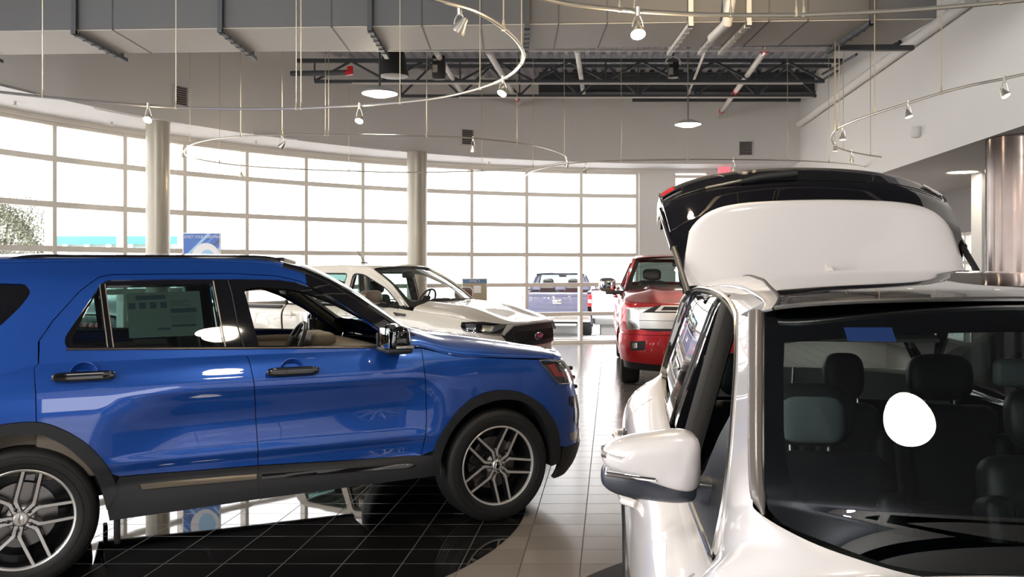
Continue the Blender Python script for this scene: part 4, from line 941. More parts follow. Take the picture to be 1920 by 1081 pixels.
    def roof(x, a):
        y = -np.interp(x, ex[:, 0], ex[:, 1]); z = float(np.interp(x, ex[:, 0], ex[:, 2])); cr = .055 * sstep(-1.2, -.6, x) * 1.0
        bul = .17 * max(0, (x - top[4][0] + .35)) if False else 0
        X, Y = corner(2.2, a if a < 1 else 2 - a); 
        return (x, -y * Y * (1 if a < 1 else -1), z + cr * X)
    g = G(); g.grid(roof, np.linspace(-1.0, ex[-1, 0] + .02, 50), np.linspace(0, 2, 33)); g.build('roof', B, car, angle=0)
    # roof rails
    for sg in (-1, 1):
        g = G(); rl = []
        for px in (12, 60, 150, 250, 350, 420, 470, 505, 528):
            u, v = Q((px, 490))[0]; p = Vector(SG.f(u, v)); rl.append(p)
        n_ = len(rl); pts = [Vector((p.x, sg * (-p.y - .05), p.z + (.022 if 0 < i < n_ - 2 else (.016 if i == n_ - 2 else .0)))) for i, p in enumerate(rl)]
        pts = [Vector((-.85, pts[0].y, pts[0].z - .01))] + [Vector(tuple(q)) for q in smooth_line([tuple(p) for p in pts], 4)]
        g.tube(pts, .017, 10, ell=1.1); g.build('roof_rail', K, car)
    # bonnet: sections across, from the cowl to the nose
    sl = [Vector(SL.f(u, v + .004)) for u, v in shut] + [Vector(SL.f(u, shut[-1][1] - .006)) for u in np.linspace(3.3, 3.9, 8)]
    sl = [Vector(SL.f(2.15, shut[0][1] + .01))] + sl
    sx = [p.x for p in sl]
    slp = [q for q in smooth_line([tuple(p) for p in sl], 5)]
    crown = pchip([2.1, 2.6, 3.1, 3.4, 3.6], [.125, .12, .085, .05, .02])
    def bon(i, a):
        p = slp[i]; X, Y = corner(2.6, a if a < 1 else 2 - a)
        yy = p[1] * Y * (1 if a < 1 else -1); rid = .012 * gau(abs(yy), .55, .06) * sstep(.3, .6, X)
        return (p[0] + .03 * X * sstep(3.2, 3.5, p[0]), yy, p[2] + crown(p[0]) * X + rid)
    g = G(); g.grid(lambda i, a: bon(int(i), a), range(len(slp)), np.linspace(0, 2, 49)); g.build('bonnet', B, car, angle=0)
    # cowl between bonnet and screen
    g = G(); g.grid(lambda u, v: Vector(ws(u, 0)) + Vector((-.25 + .32 * v, 0, -.03)), np.linspace(-1, 1, 12), np.linspace(0, 1, 3)); g.build('cowl', M['black'], car)
    # front face: grille between the lamps
    g = G()
    for k in range(5): g.box((3.70 - .012 * abs(k - 2), 0, .66 + .07 * k), (.05, 1.0 - .03 * k, .03), None, .008)
    g.build('grille', M['black_gloss'], car)
    # rear: tailgate glass
    g = G(); g.grid(lambda u, v: (-1.04 - .10 * (1 - u * u) + .10 * v + .0, u * (.88 - .2 * v), 1.08 + .56 * v), np.linspace(-1, 1, 14), np.linspace(0, 1, 6)); g.build('tailgate_window', M['dark_glass'], car)
    # wheel wells, floor pan
    for xx in (0, WB):
        for sg in (-1, 1):
            g = G()
            g.grid(lambda a, v: (xx + .445 * math.cos(a), sg * (.95 - .42 * v), .40 + .44 * math.sin(a)), np.linspace(.02, PI - .02, 24), (0, 1))
            g.grid(lambda a, v: (xx + .445 * v * math.cos(a), sg * .53, .40 + .44 * v * math.sin(a)), np.linspace(.02, PI - .02, 24), (0.02, 1))
            g.build('wheel_well', M['black'], car)
    g = G(); g.box((1.38, 0, .42), (4.2, 1.0, .08), None, .02); g.box((WB / 2, 0, .42), (1.9, 1.84, .10), None, .02); g.box((WB, 0, .36), (.08, 1.5, .08)); g.box((0, 0, .36), (.1, 1.5, .1)); g.box((-.62, 0, .40), (.6, .8, .25), None, .08)
    g.build('floor_pan', M['black'], car)
    for x, sp in ((0, -.06), (WB, .157)):
        wheel(car, (x, -.945, .381), side=-1, spin=sp); wheel(car, (x, .945, .381), side=1, spin=sp)
    # mud flap behind the rear wheel arch front edge
    for sg in (-1, 1): g = G(); g.box((.47, sg * .86, .25), (.03, .12, .14), None, .006); g.build('mud_flap', M['black'], car)
    # door handles
    for nm, c, l in (('rear', (157, 703), .0), ('front', (547, 694), 0)):
        for sg in (1, -1):
            u, z = P(c)[0]; p = Vector(SL.f(u, z)); p.y *= sg
            H_ = empty('door_handle', p, 0, car); so = -1 if sg > 0 else 1
            g = G(); g.blob((0, so * .042, 0), (.31, .032, .052), 4.5)
            for e in (-.115, .115): g.box((e, so * .02, 0), (.03, .045, .028), None, .006)
            g.build('grip', M['black_gloss'], H_)
            g = G(); mxx = Matrix.Rotation(PI / 2 * so * -1, 4, 'X')
            g.lathe([(.001, -.02), (.045, -.016), (.066, -.002), (.070, .005), (.075, .004)], 32, Matrix.Translation((0, 0, 0)) @ mxx); g.build('cup', B, H_)
            
    # side mirrors: black foot, dark cap, glass, lamp strip
    for sg in (-1, 1):
        mm = empty('side_mirror', (2.06, sg * 1.03, 1.235), 0, car)
        def shp(c):
            c = Vector(c); c.x *= 1 - .25 * (c.z > 0); c.z *= 1 - .18 * (c.y * sg > 0); return c
        g = G(); g.box((0, 0, .045), (.15, .22, .17), None, .045, 5, shp); g.build('mirror_cap', K, mm, angle=60)
        g = G(); g.box((-.01, 0, -.035), (.17, .21, .035), None, .015, 3); g.box((-.02, -sg * .13, -.035), (.09, .14, .04), None, .015, 3); g.build('mirror_foot', M['cladding'], mm, angle=60)
        g = G(); g.box((-.077, 0, .04), (.006, .18, .13), None, .002); g.build('mirror_glass', M['chrome'], mm)
        g = G(); g.box((.02, sg * .10, -.012), (.12, .02, .018), None, .004); g.build('mirror_lamp', M['satin'], mm)
        g = G(); g.prism([(1.98, 1.09), (2.33, 1.09), (1.98, 1.30)], lambda p: (p[0], sg * (.905 - .03 * (p[0] - 1.98)), p[1]), lambda p: (p[0], sg * (.87 - .03 * (p[0] - 1.98) ), p[1])); g.build('mirror_sail', M['cladding'], car)
    # --- inside
    for y in (-.40, .40):
        seat(car, 1.12, y, 1.0, name='front_seat'); seat(car, .18, y, 1.0, name='rear_seat')
    seat(car, .18, 0, .6, head=False, name='rear_seat')
    g = G(); g.grid(lambda u, v: (1.95 + .42 * v - .05 * u * u, u * .80, 1.10 + .07 * math.sin(v * PI) + .03 * (1 - v) - .02 * v), np.linspace(-1, 1, 20), np.linspace(0, 1, 8)); g.box((2.02, 0, .96), (.2, 1.6, .32), None, .06, 3)
    g.box((1.92, .38, 1.17), (.20, .42, .12), None, .05, 3); g.build('dashboard', M['dash'], car, angle=50)
    g = G()
    for y in (-.66, .66, -.12, .12):
        g.box((1.915, y, 1.10), (.02, .14, .075), Matrix.Rotation(.25, 3, 'Y'), .004); [g.box((1.903, y, 1.075 + k * .014), (.01, .125, .003)) for k in range(4)]
    g.build('air_vent', M['satin'], car)
    steering_wheel(car, (1.74, .38, 1.13), .45)
    g = G(); g.box((1.5, 0, .58), (.9, .24, .24), None, .04); g.build('centre_console', M['interior'], car)
    for sg in (-1, 1):
        g = G(); g.box((1.60, sg * .885, .865), (1.15, .05, .60), None, .02); g.box((.56, sg * .885, .865), (.98, .05, .60), None, .02); g.box((1.55, sg * .86, .98), (.5, .08, .05), None, .02)
        g.box((1.38, sg * .865, 1.158), (1.45, .06, .045), None, .01); g.box((-.15, sg * .84, .85), (.9, .04, .5)); g.build('door_trim', M['dash'], car)
        g = G(); g.box((1.12, sg * .745, 1.33), (.17, .07, .58), Matrix.Rotation(-.12, 3, 'Y') @ Matrix.Rotation(sg * .33, 3, 'X'), .02); g.build('inner_pillar', M['interior'], car)
        g = G(); g.tube([Vector(SG.f(u, v)) * 1 + Vector((-.03, .06, -.035)) if sg < 0 else Vector((SG.f(u, v)[0] - .03, -SG.f(u, v)[1] - .06, SG.f(u, v)[2] - .035)) for u, v in top[4:-1]], .03, 8); g.build('inner_pillar', M['interior'], car)
    g = G(); g.grid(lambda x, a: (roof(x, a)[0], roof(x, a)[1] * .95, roof(x, a)[2] - .03), np.linspace(-1.0, ex[-1, 0], 20), np.linspace(0.1, 1.9, 17)); g.build('headliner', M['headliner'], car)
    g = G(); g.box((1.60, 0, 1.56), (.05, .24, .07), None, .02); g.build('rear_view_mirror', M['black'], car)
    # price sheet in the rear side window
    ps = Q((237, 546), (375, 541), (385, 625), (243, 631)); ps3 = [Vector(SG.f(u, v)) - SG.n(u, v) * .030 for u, v in ps]
    g = G(); g.add(ps3, [[0, 1, 2, 3]]); st = g.build('window_sticker', M['paper'], car, smooth=False)
    def bil(s_, t_): a = ps3[0].lerp(ps3[1], s_); b = ps3[3].lerp(ps3[2], s_); return a.lerp(b, t_)
    nn = (ps3[1] - ps3[0]).cross(ps3[3] - ps3[0]).normalized(); nn = nn if nn.y < 0 else -nn
    g = G()
    rects = [(.12, .06, .52, .16), (.57, .38, .93, .48), (.57, .74, .9, .79), (.38, .80, .55, .85)] + [(.02 + .14 * k, .22, .11 + .14 * k, .36) for k in range(4)] + [(.57, .2 + .035 * k, .85 - .05 * (k % 3), .21 + .035 * k) for k in range(4)] + [(.57, .53 + .03 * k, .9, .537 + .03 * k) for k in range(6)]
    for a, b, c, d in rects: g.add([bil(a, b) + nn * .001, bil(c, b) + nn * .001, bil(c, d) + nn * .001, bil(a, d) + nn * .001], [[0, 1, 2, 3]])
    g.build('sticker_print', mat('sticker print', (.12, .12, .16), .8), st, smooth=False)
    return car
blue_suv()
# ================================================================ white SUV in front, facing the camera, tailgate raised
def white_suv():
    yaw = math.radians(-96.5); org = Vector((1.467, 4.018, 0)); WB = 2.85
    car = empty('suv', org, yaw); tag(car, 'pearl white SUV with raised tailgate, black glass roof and white door mirror, facing the viewer', 'car')
    Fm = Matrix.Translation(org) @ Matrix.Rotation(yaw, 4, 'Z'); inv = Fm.inverted(); eo = inv @ EYE
    def onY(px, py, h):
        """where the sight line of a pixel crosses the car's upright plane y = h"""
        d = inv.to_3x3() @ raydir(px, py); t = (h - eo.y) / d.y; return eo + d * t
    W_, K, CL = M['white'], M['black_gloss'], M['cladding']
    zb = pchip([-1.0, -.3, .8, 1.8, 2.1, 2.5, 3.3, 3.8], [1.16, 1.14, 1.085, 1.045, 1.03, 1.01, .96, .92])
    pr = pchip([-.95, -.86, -.74, -.4, -.2, -.13, -.07, -.03, 0, .03], [.14, .06, .01, 0, .005, .018, .05, .095, .15, .19])
    xf = pchip([.15, .3, .5, .75, .9, 1.0], [3.62, 3.74, 3.78, 3.77, 3.70, 3.58]); xr = pchip([.2, .5, .8, 1.15], [-.93, -.99, -.97, -.88])
    xcf, xcr = 3.0, -.2
    def wid(x, z):
        y = .955 - pr(z - zb(x))
        y -= .012 * gau(z, .62, .12) * (1 - max(gau(x, 0, .55), gau(x, WB, .5)))
        return y
    def low(u, z):
        if u > xcf: X, Y = corner(2.7, min(1, (u - xcf) / .95)); return (xcf + (xf(z) - xcf) * X, -wid(xcf, z) * Y, z)
        if u < xcr: X, Y = corner(2.8, min(1, (xcr - u) / 1.1)); return (xcr + (xr(z) - xcr) * X, -wid(xcr, z) * Y, z)
        return (u, -wid(u, z), z)
    SL = Surf(low, (-1.3, 3.95), (.2, 1.18), Fm, 150, 34)
    gw = pchip([1.0, 1.1, 1.2, 1.35, 1.5, 1.58, 1.63, 1.67], [.785, .775, .75, .705, .662, .635, .60, .55])
    def gh(u, z):
        y = gw(z) - .02 * max(0, u - 1.3) ** 2
        if u < .5: y -= .025 * (u - .5) ** 2
        return (u, -y, z)
    SG = Surf(gh, (-1.0, 2.5), (1.0, 1.68), Fm, 110, 30)
    Q, P = SG.P, SL.P
    # --- side of the body, cut into fender, doors, quarter panel; bumpers and sill
    top = lambda a, b, n=8: [(x, zb(x) - .004) for x in np.linspace(a, b, n)]
    arc_ = lambda cx, r, a0, a1, n=18: [(cx + r * math.cos(a), .37 + r * math.sin(a)) for a in np.linspace(a0, a1, n)]
    fe = [(2.42, .36)] + [(2.25, .36), (2.2, .75), (2.12, 1.0)] + top(2.12, 3.75, 12) + [(3.95, .90), (3.95, .50), (3.45, .50)] + arc_(WB, .43, .31, PI, 24)
    panel('front_fender', SL, [(2.42, .36), (2.25, .36), (2.2, .75), (2.14, 1.02)] + top(2.14, 3.7, 12) + [(3.95, .90), (3.95, .46), (3.30, .46)] + arc_(WB, .43, .2, PI, 24), (), .04, W_, car, gap=.002, mir=True)
    panel('front_door', SL, [(2.24, .36), (2.19, .75), (2.13, 1.02)] + top(2.13, 1.12, 10) + [(1.10, .6), (1.13, .36)], (), .04, W_, car, gap=.002, mir=True)
    panel('rear_door', SL, [(1.12, .36), (1.09, .6), (1.11, 1.05)] + top(1.11, .10, 10) + [(.12, 1.0), (.28, .80)] + arc_(0, .46, 1.0, .15, 8) + [(.47, .36)], (), .04, W_, car, gap=.002, mir=True)
    panel('quarter_panel', SL, [(.09, zb(.09) - .004)] + top(.09, -1.3, 10)[1:] + [(-1.3, .5), (-.45, .5)] + arc_(0, .44, 2.85, 1.0, 16) + [(.28, .82), (.12, 1.0)], (), .04, W_, car, gap=.002, mir=True)
    panel('sill_cladding', SL, [(2.40, .36), (2.40, .22), (.48, .22), (.46, .36)], (), .05, CL, car, off=.008, mir=True)
    panel('lower_bumper', SL, [(3.30, .45), (3.95, .45), (3.95, .22), (3.25, .22)], (), .05, CL, car, off=.006, mir=True)
    panel('rear_bumper', SL, [(-.45, .49), (-.45, .24), (-1.3, .24), (-1.3, .49)], (), .05, CL, car, off=.006, mir=True)
    for cx in (0, WB):
        panel('wheel_arch_cladding', SL, arc_(cx, .455, -.15, PI + .15, 30) + arc_(cx, .415, PI + .15, -.15, 30), (), .04, CL, car, off=.008, thick=.06, mir=True)
    panel('body_frame', SL, under_poly(.40, -1.2, 3.8, [(3.8, .9), (2.2, .98), (-1.2, 1.0)], [arc_(0, .44, PI, 0, 20), arc_(WB, .44, PI, 0, 20)]), (), .08, M['black'], car, off=-.03, thick=.01, mir=True)
    panel('headlight', SL, [(3.30, .80), (3.42, .87), (3.80, .80), (3.80, .70), (3.45, .71)], (), .03, M['lens'], car, off=.006, mir=True)
    # --- side of the cabin
    dlo = Q((1339, 1036), (1350, 985), (1361, 920), (1368, 860), (1375, 772), (1381, 677), (1381, 602), (1376, 577), (1360, 555), (1335, 542), (1310, 539), (1291, 548), (1275, 570), (1244, 614), (1219, 655), (1208, 696))
    dlo = smooth_line(dlo, 4) + Q((1225, 759), (1247, 803), (1272, 868), (1302, 950))
    bel = [(x, zb(x) - .01) for x in np.linspace(dlo[0][0] + .02, -.9, 14)]
    Tc = onY(1426, 585, -.63); B2 = onY(1426, 700, -.655); B1 = onY(1428, 888, -.69); B0 = onY(1441, 955, -.685)
    low_edge = [(2.35, .99)] + [(x, zb(x) - .02) for x in np.linspace(2.2, -.98, 24)]
    pil = [(p.x, p.z) for p in (onY(1407, 600, -.645), onY(1404, 700, -.67), onY(1403, 800, -.69), onY(1406, 888, -.71), onY(1420, 960, -.73))]
    PB = [(1388, 590), (1387, 620), (1386, 660), (1385, 700), (1380, 800), (1373, 870), (1360, 955), (1344, 1042)]
    roof_e = [(pil[0][0] - .06, 1.625), (1.5, 1.64), (1.2, 1.648), (.6, 1.645), (0, 1.625), (-.5, 1.59), (-.8, 1.55)]
    upper = [(-.98, 1.14), (-.92, 1.4)] + roof_e[::-1] + [SG.uv(*q) for q in PB] + low_edge[3:]
    panel('roof_side', SG, [q for q in upper], [dlo], .03, W_, car, mir=True, thick=.03)
    us_ = [u for u in np.linspace(2.30, xcr, 24)] + [u for u in np.linspace(xcr - .06, -1.15, 12)]
    for sg in (1, -1):
        def ledge(i, t):
            u = us_[int(i)]; a = Vector(SL.f(u, zb(max(-1, low(u, 1.1)[0])) - .006)); b = Vector(SG.f(a.x, zb(max(-1, a.x)) - .004)); b.z += .012; p = a.lerp(b, t); return (p.x, p.y * sg, p.z + .004 * math.sin(PI * t))
        g = G(); g.grid(ledge, range(len(us_)), np.linspace(0, 1, 5)); g.build('belt_ledge', W_, car, angle=0)
    # seals and bright lines round the windows
    rail(car, 'window_seal', SG, dlo, .006, M['satin'], .002, closed=True)
    i1 = offset(resample(dlo, .03), .012)
    rail(car, 'window_seal', SG, i1, .005, M['black'], -.002, closed=True)
    rail(car, 'belt_moulding', SG, Q((1210, 700), (1225, 759), (1247, 803), (1272, 868), (1302, 950), (1338, 1040)), .008, M['satin'], .006)
    wq = Q((1213, 694), (1222, 655), (1248, 612), (1279, 568), (1292, 552), (1221, 700)); wr = Q((1228, 702), (1298, 550), (1335, 550), (1246, 760)); wf_ = Q((1262, 800), (1349, 561), (1367, 580), (1374, 602), (1374, 677), (1368, 772), (1345, 820), (1305, 880), (1285, 870))
    fill = offset(resample(dlo, .03), .002)
    panel('window_frame', SG, fill, [rnd(wq, .01), rnd(wr, .01), rnd(wf_, .02)], .025, K, car, off=-.010, thick=.03, mir=True)
    for q in (wq, wr): panel('side_window', SG, rnd(offset(resample(q, .05), -.004), .01), (), .06, M['tint_side'], car, off=-.014, thick=0, mir=True)
    panel('door_pillar_trim', SG, Q((1337, 552), (1345, 556), (1255, 795), (1247, 775)), (), .03, K, car, off=.001, thick=.01, mir=True)
    rail(car, 'window_divider', SG, Q((1297, 549), (1223, 706)), .006, M['satin'], -.004)
    panel('mirror_sail', SG, rnd(Q((1374, 775), (1369, 860), (1358, 945), (1339, 1032), (1318, 985), (1300, 935), (1325, 880), (1352, 815)), .01), (), .03, CL, car, off=.004, thick=.02, mir=True)
    # --- windscreen
    el = [Vector(p) for p in (B0, B1, B2, Tc)]; el = [Vector(q) for q in smooth_line([tuple(p) for p in el], 8)]
    def edge(v):
        k = v * (len(el) - 1); i = int(min(max(k, 0), len(el) - 2)); return el[i] + (el[i + 1] - el[i]) * (k - i)
    zc0, xc0 = 1.172, 2.46
    def ws(u, v):
        p = edge(v); b = 1 - abs(u) ** 2.2; e0 = edge(0)
        kx = 1 - .5 * v - .5 * v * v; kz = 1 - 1.5 * v + .5 * v * v; dm = .058 * 4 * (v + .25) * (1 - v) / 1.5625 * b
        return (p.x + b * (.09 + (xc0 - e0.x - .09) * kx) + dm * .65, p.y * -u, p.z + b * (.035 + (zc0 - e0.z - .035) * kz) + dm * .75)
    SW = Surf(ws, (-1, 1), (-.25, 1.0), Fm, 60, 40); SW.cen = (0, 0, .6)
    def both(q): return q + [(-u, v) for u, v in q[::-1]]
    ol = SW.P((1427, 587), (1426, 700), (1424, 805), (1428, 888), (1441, 955), (1466, 982), (1516, 1003), (1587, 1030), (1662, 1057), (1724, 1069), (1800, 1073), (1900, 1075))
    ol = [(min(u, 1) if u > 0 else max(u, -1), v) for u, v in ol]
    sgn = -1 if ol[0][0] < 0 else 1
    outer = [(ol[0][0], 1.0)] + ol; outer = [(u, v) for u, v in outer if u * sgn > .02]
    inn = SW.P((1470, 640), (1468, 700), (1469, 805), (1476, 870), (1492, 930), (1530, 962), (1600, 984), (1700, 1005), (1850, 1015))
    inn = [(u, v) for u, v in inn if u * sgn > .02]
    outer2, inner2 = both(outer), both(inn)
    panel('windscreen_border', SW, outer2, [inner2], .04, M['dark_glass'], car, thick=.004, off=-.001)
    shade = both([(inn[0][0] * .999, inn[0][1] - .0), SW.P((1470, 660))[0]])
    panel('windscreen', SW, outer2, (), .05, GW, car, off=.003, thick=0)
    # moulding along the pillar
    for sg in (-1, 1):
        g = G(); pts = [Vector((edge(v).x + .006, (edge(v).y - .012) * (1 if sg < 0 else -1), edge(v).z - .006)) for v in np.linspace(-.02, 1.0, 20)]
        g.tube(pts, [.003 + .011 * min(1, i / 4) + .006 * i / 19 for i in range(20)], 24); g.build('pillar_moulding', M['pillar_grey'], car)
        g = G(); g.tube([Vector((p.x - .07, p.y - .035 * (1 if p.y > 0 else -1), p.z - .05)) for p in pts], .032, 10); g.build('inner_pillar', M['interior'], car)
    # --- roof: white sides, black glass middle
    re = [Vector(SG.f(u, v)) for u, v in [(pil[0][0] - .0, 1.60)] + roof_e]; re = [Vector((Tc.x, Tc.y, Tc.z))] + re[1:]
    rx = np.array(smooth_line([(p.x, -p.y, p.z) for p in re][::-1], 8))
    def roof(x, a, lift=0):
        y = float(np.interp(x, rx[:, 0], rx[:, 1])); z = float(np.interp(x, rx[:, 0], rx[:, 2])); cr = .062 * sstep(-1.2, -.4, x) * (1 - .35 * sstep(1.2, 1.9, x))
        X, Y = corner(2.1, a if a < 1 else 2 - a); bow = .10 * X * sstep(1.4, 1.85, x)
        return (x + bow, -y * Y * (1 if a < 1 else -1), z + cr * X + lift)
    ax = np.linspace(-.8, rx[-1, 0], 50)
    rb = lambda x: float(np.interp(x, [-.4, .3, 1.0, 1.9], [.60, .50, .36, .205]))
    for sd in (0, 1): g = G(); g.grid(lambda x, t: roof(x, rb(x) * t if sd == 0 else 2 - rb(x) * t), ax, np.linspace(0, 1, 12)); g.build('roof_edge', W_, car, angle=0)
    rg = lambda x, t: roof(x, rb(x) + (2 - 2 * rb(x)) * t)
    g = G(); g.grid(rg, np.linspace(.82, rx[-1, 0] + .01, 24), np.linspace(0, 1, 40)); g.build('roof_glass', M['dark_glass'], car, angle=0)
    g = G(); g.grid(rg, np.linspace(-.10, .81, 24), np.linspace(0, 1, 40)); g.build('roof_glass', M['dark_glass'], car, angle=0)
    g = G(); g.grid(rg, np.linspace(-.8, -.105, 14), np.linspace(0, 1, 40)); g.build('roof_rear', W_, car, angle=0)
    g = G(); g.tube([Vector(rg(rx[-1, 0] + .005, a)) for a in np.linspace(0, 1, 30)], .006, 6); g.build('roof_seal', M['satin'], car)
    for lo in (0, 1): g = G(); g.tube([Vector(rg(x, lo)) for x in ax[4:]], .005, 6); g.build('roof_seal', M['black'], car)
    g = G(); fx = -.02; b = Vector(roof(fx, 1.0)); g.prism([(-.09, 0), (.08, 0), (-.055, .055), (-.075, .05)], lambda p: (b.x + p[0], .008, b.z + p[1] * .9), lambda p: (b.x + p[0], -.008, b.z + p[1] * .9)); g.build('shark_fin', W_, car)
    # --- bonnet and the shoulder between pillar and bonnet
    xs = np.linspace(2.05, 3.74, 34)
    def bon(x, a):
        e = Vector(SL.f(x if x <= xcf else xcf + (x - xcf) * 1.0, zb(x) - .006)) if x <= xcf else Vector(SL.f(min(3.95, xcf + (x - xcf) / (3.74 - xcf) * .80), zb(x) - .006))
        X, Y = corner(2.7, a if a < 1 else 2 - a); cr = float(np.interp(x, [2.0, 2.4, 3.0, 3.5, 3.75], [.145, .155, .15, .10, .03]))
        return (e.x + .06 * X * sstep(3.2, 3.7, x), e.y * Y * (1 if a < 1 else -1), e.z + cr * X)
    g = G(); g.grid(bon, np.linspace(2.47, 3.74, 30), np.linspace(0, 2, 61)); bo = g.build('bonnet', W_, car, angle=0)
    pa = [edge(.99), edge(.9), edge(.78), edge(.66), edge(.45), edge(.25), edge(.06)]; pa = [Vector((p.x + .012, p.y - .022, p.z - .012)) for p in pa]
    pb = [Vector(SG.f(*SG.uv(*q))) for q in PB[:-1]]
    vo = lambda u: float(np.interp(u, [abs(a) for a, b in outer[::-1]], [b for a, b in outer[::-1]])) if u < .97 else 0
    base = [Vector(ws(u, vo(u))) for u in (.93, .8, .62, .42, .2, .0)]
    base = [Vector((p.x + .012, -abs(p.y), p.z - .008)) for p in base]
    bx = [2.10, 2.2, 2.29, 2.37, 2.43, 2.47]
    pa += base; pb += [Vector(SG.f(*SG.uv(*PB[-1])))] + [Vector(SL.f(x, zb(x) - .006)) for x in bx[1:]]
    pa = [Vector(q) for q in smooth_line([tuple(p) for p in pa], 5)]; pb = [Vector(q) for q in smooth_line([tuple(p) for p in pb], 5)]
    pb[-1] = Vector(SL.f(2.47, zb(2.47) - .006)); last = Vector(bon(2.47, 1.0))
    ns = len(pa); pb = [Vector((p.x, p.y - .003, p.z)) for p in pb]
    def shoulder(i, t, sg):
        A, B_ = pa[i], pb[i]; X, Y = corner(2.0 + .7 * min(1, max(0, (i - 30) / (ns - 31))), t)
        return (B_.x + (A.x - B_.x) * X, sg * -(A.y + (B_.y - A.y) * Y), B_.z + (A.z - B_.z) * X)
    for sg in (1, -1): g = G(); g.grid(lambda i, t: shoulder(int(i), t, sg), range(ns), np.linspace(0, 1, 24)); g.build('cowl_shoulder', W_, car, angle=0)
    g = G()
    for k in range(6): g.box((3.74 - .01 * abs(k - 2), 0, .55 + .055 * k), (.05, .95, .026), None, .006)
    g.build('grille', M['satin'], car)
    # --- mirror
    for sg in (-1, 1):
        mm = empty('door_mirror', (1.90, sg * .905, 1.222), 0, car)
        def shp(c):
            c = Vector(c); t = c.y * sg / .125; up_ = c.z > 0; c.z = c.z * (1 - .16 * t) + (-.010 * t if up_ else .022 * t); c.x *= 1 - .15 * t; return c
        g = G(); g.blob((0, 0, .012), (.15, .25, .125), 3.4, shp, 60, 30); g.build('mirror_cap', W_, mm, angle=0)
        g = G(); g.blob((-.012, 0, -.050), (.155, .252, .085), 3.0, lambda c: Vector((c.x, c.y, c.z + .10 * c.y * sg)), 50, 20); g.blob((-.01, -sg * .155, -.072), (.10, .17, .062), 3.5, lambda c: Vector((c.x, c.y, c.z + .10 * c.y * sg))); g.build('mirror_foot', M['mirror_dark'], mm, angle=0)
        g = G(); g.box((.045, sg * .05, -.022), (.06, .13, .012), Matrix.Rotation(sg * .10, 3, 'X'), .005, 3); g.build('indicator_lens', M['chrome'], mm, angle=60)
        g = G(); g.box((-.070, -sg * .01, .01), (.006, .17, .085), None, .002); g.build('mirror_glass', M['chrome'], mm)
    # door handles
    for sg, nm in ((1, 'r'), (-1, 'l')):
        for hx in (.22, 1.25):
            z = .965; p = Vector(SL.f(hx, z)); p.y *= sg; so = -1 if sg > 0 else 1; H_ = empty('door_handle', p, 0, car)
            g = G(); g.tube([(-.10, 0, 0), (-.07, so * .038, .003), (.0, so * .045, .004), (.07, so * .038, .003), (.10, 0, 0)], .014, 10); g.build('grip', W_, H_)
            g = G(); g.box((0, so * .004, 0), (.13, .01, .05), None, .004); g.build('cup', M['black'], H_)
    # --- raised tailgate
    T = empty('tailgate', (0, 0, 0), 0, car)
    hx = -.13
    def gate(c, t):
        """c -1..1 across, t 0 hinge .. 1 end of the spoiler"""
        ks = [0, .5, 1]; x = float(np.interp(t, ks, [hx, hx - .035, hx - .08])); w_ = float(np.interp(t, ks, [.655, .655, .640]))
        z0 = 1.655 - .03 * c * c; z1 = 2.035 - .035 * c * c - .115 * abs(c) ** 7
        return (x - .03 * abs(c) ** 3, c * w_ * (1 - .03 * abs(c) ** 6 * t), z0 + (z1 - z0) * t)
    def lid(c, t):
        """the glass behind it, t 0 hinge .. 2 its lower end .. 3 end of the lid"""
        ks = [0, .5, 1, 1.5, 2, 2.1, 2.5, 3]; x = float(np.interp(t, ks, [hx - .09, hx - .12, hx - .20, hx - .38, hx - .60, hx - .64, hx - .84, hx - 1.04])); z = float(np.interp(t, ks, [1.64, 1.84, 2.0, 2.15, 2.255, 2.262, 2.22, 2.12]))
        w_ = float(np.interp(t, ks, [.665, .685, .705, .725, .735, .735, .74, .73])); dr = float(np.interp(t, ks, [.02, .06, .10, .125, .14, .14, .14, .12]))
        return (x - .04 * c * c, c * w_, z - dr * (.55 * c * c + .45 * abs(c) ** 6))
    SGt = Surf(lid, (-1, 1), (0, 3), Fm, 40, 40)
    g = G(); g.grid(gate, np.linspace(-1, 1, 60), np.linspace(0, 1, 14)); g.grid(lambda c, t: Vector(gate(c, t)) + Vector((-.05, 0, -.0)), np.linspace(-1, 1, 60), np.linspace(0, 1, 14))
    g.grid(lambda c, t: Vector(gate(c, 1)) + Vector((-.05 * t, 0, .012 * math.sin(PI * t))), np.linspace(-1, 1, 60), np.linspace(0, 1, 5))
    for c in (-1, 1): g.grid(lambda t, k: Vector(gate(c, t)) + Vector((-.05 * k, 0, 0)), np.linspace(0, 1, 14), (0, 1))
    bmesh.ops.remove_doubles(g.bm, verts=g.bm.verts, dist=1e-4); g.build('spoiler', W_, T, angle=60)
    g = G(); g.grid(lid, np.linspace(-1, 1, 50), np.linspace(0, 2.08, 22)); g.build('rear_window', M['dark_glass'], T, angle=0)
    g = G(); g.grid(lid, np.linspace(-1, 1, 40), np.linspace(2.1, 3, 12)); g.build('tailgate_panel', W_, T, angle=0)
    g = G(); g.grid(lambda c, t: Vector(lid(c * .97, t)) + Vector((-.02, 0, -.07)), np.linspace(-1, 1, 30), np.linspace(.1, 3, 20)); g.build('tailgate_lining', M['interior'], T)
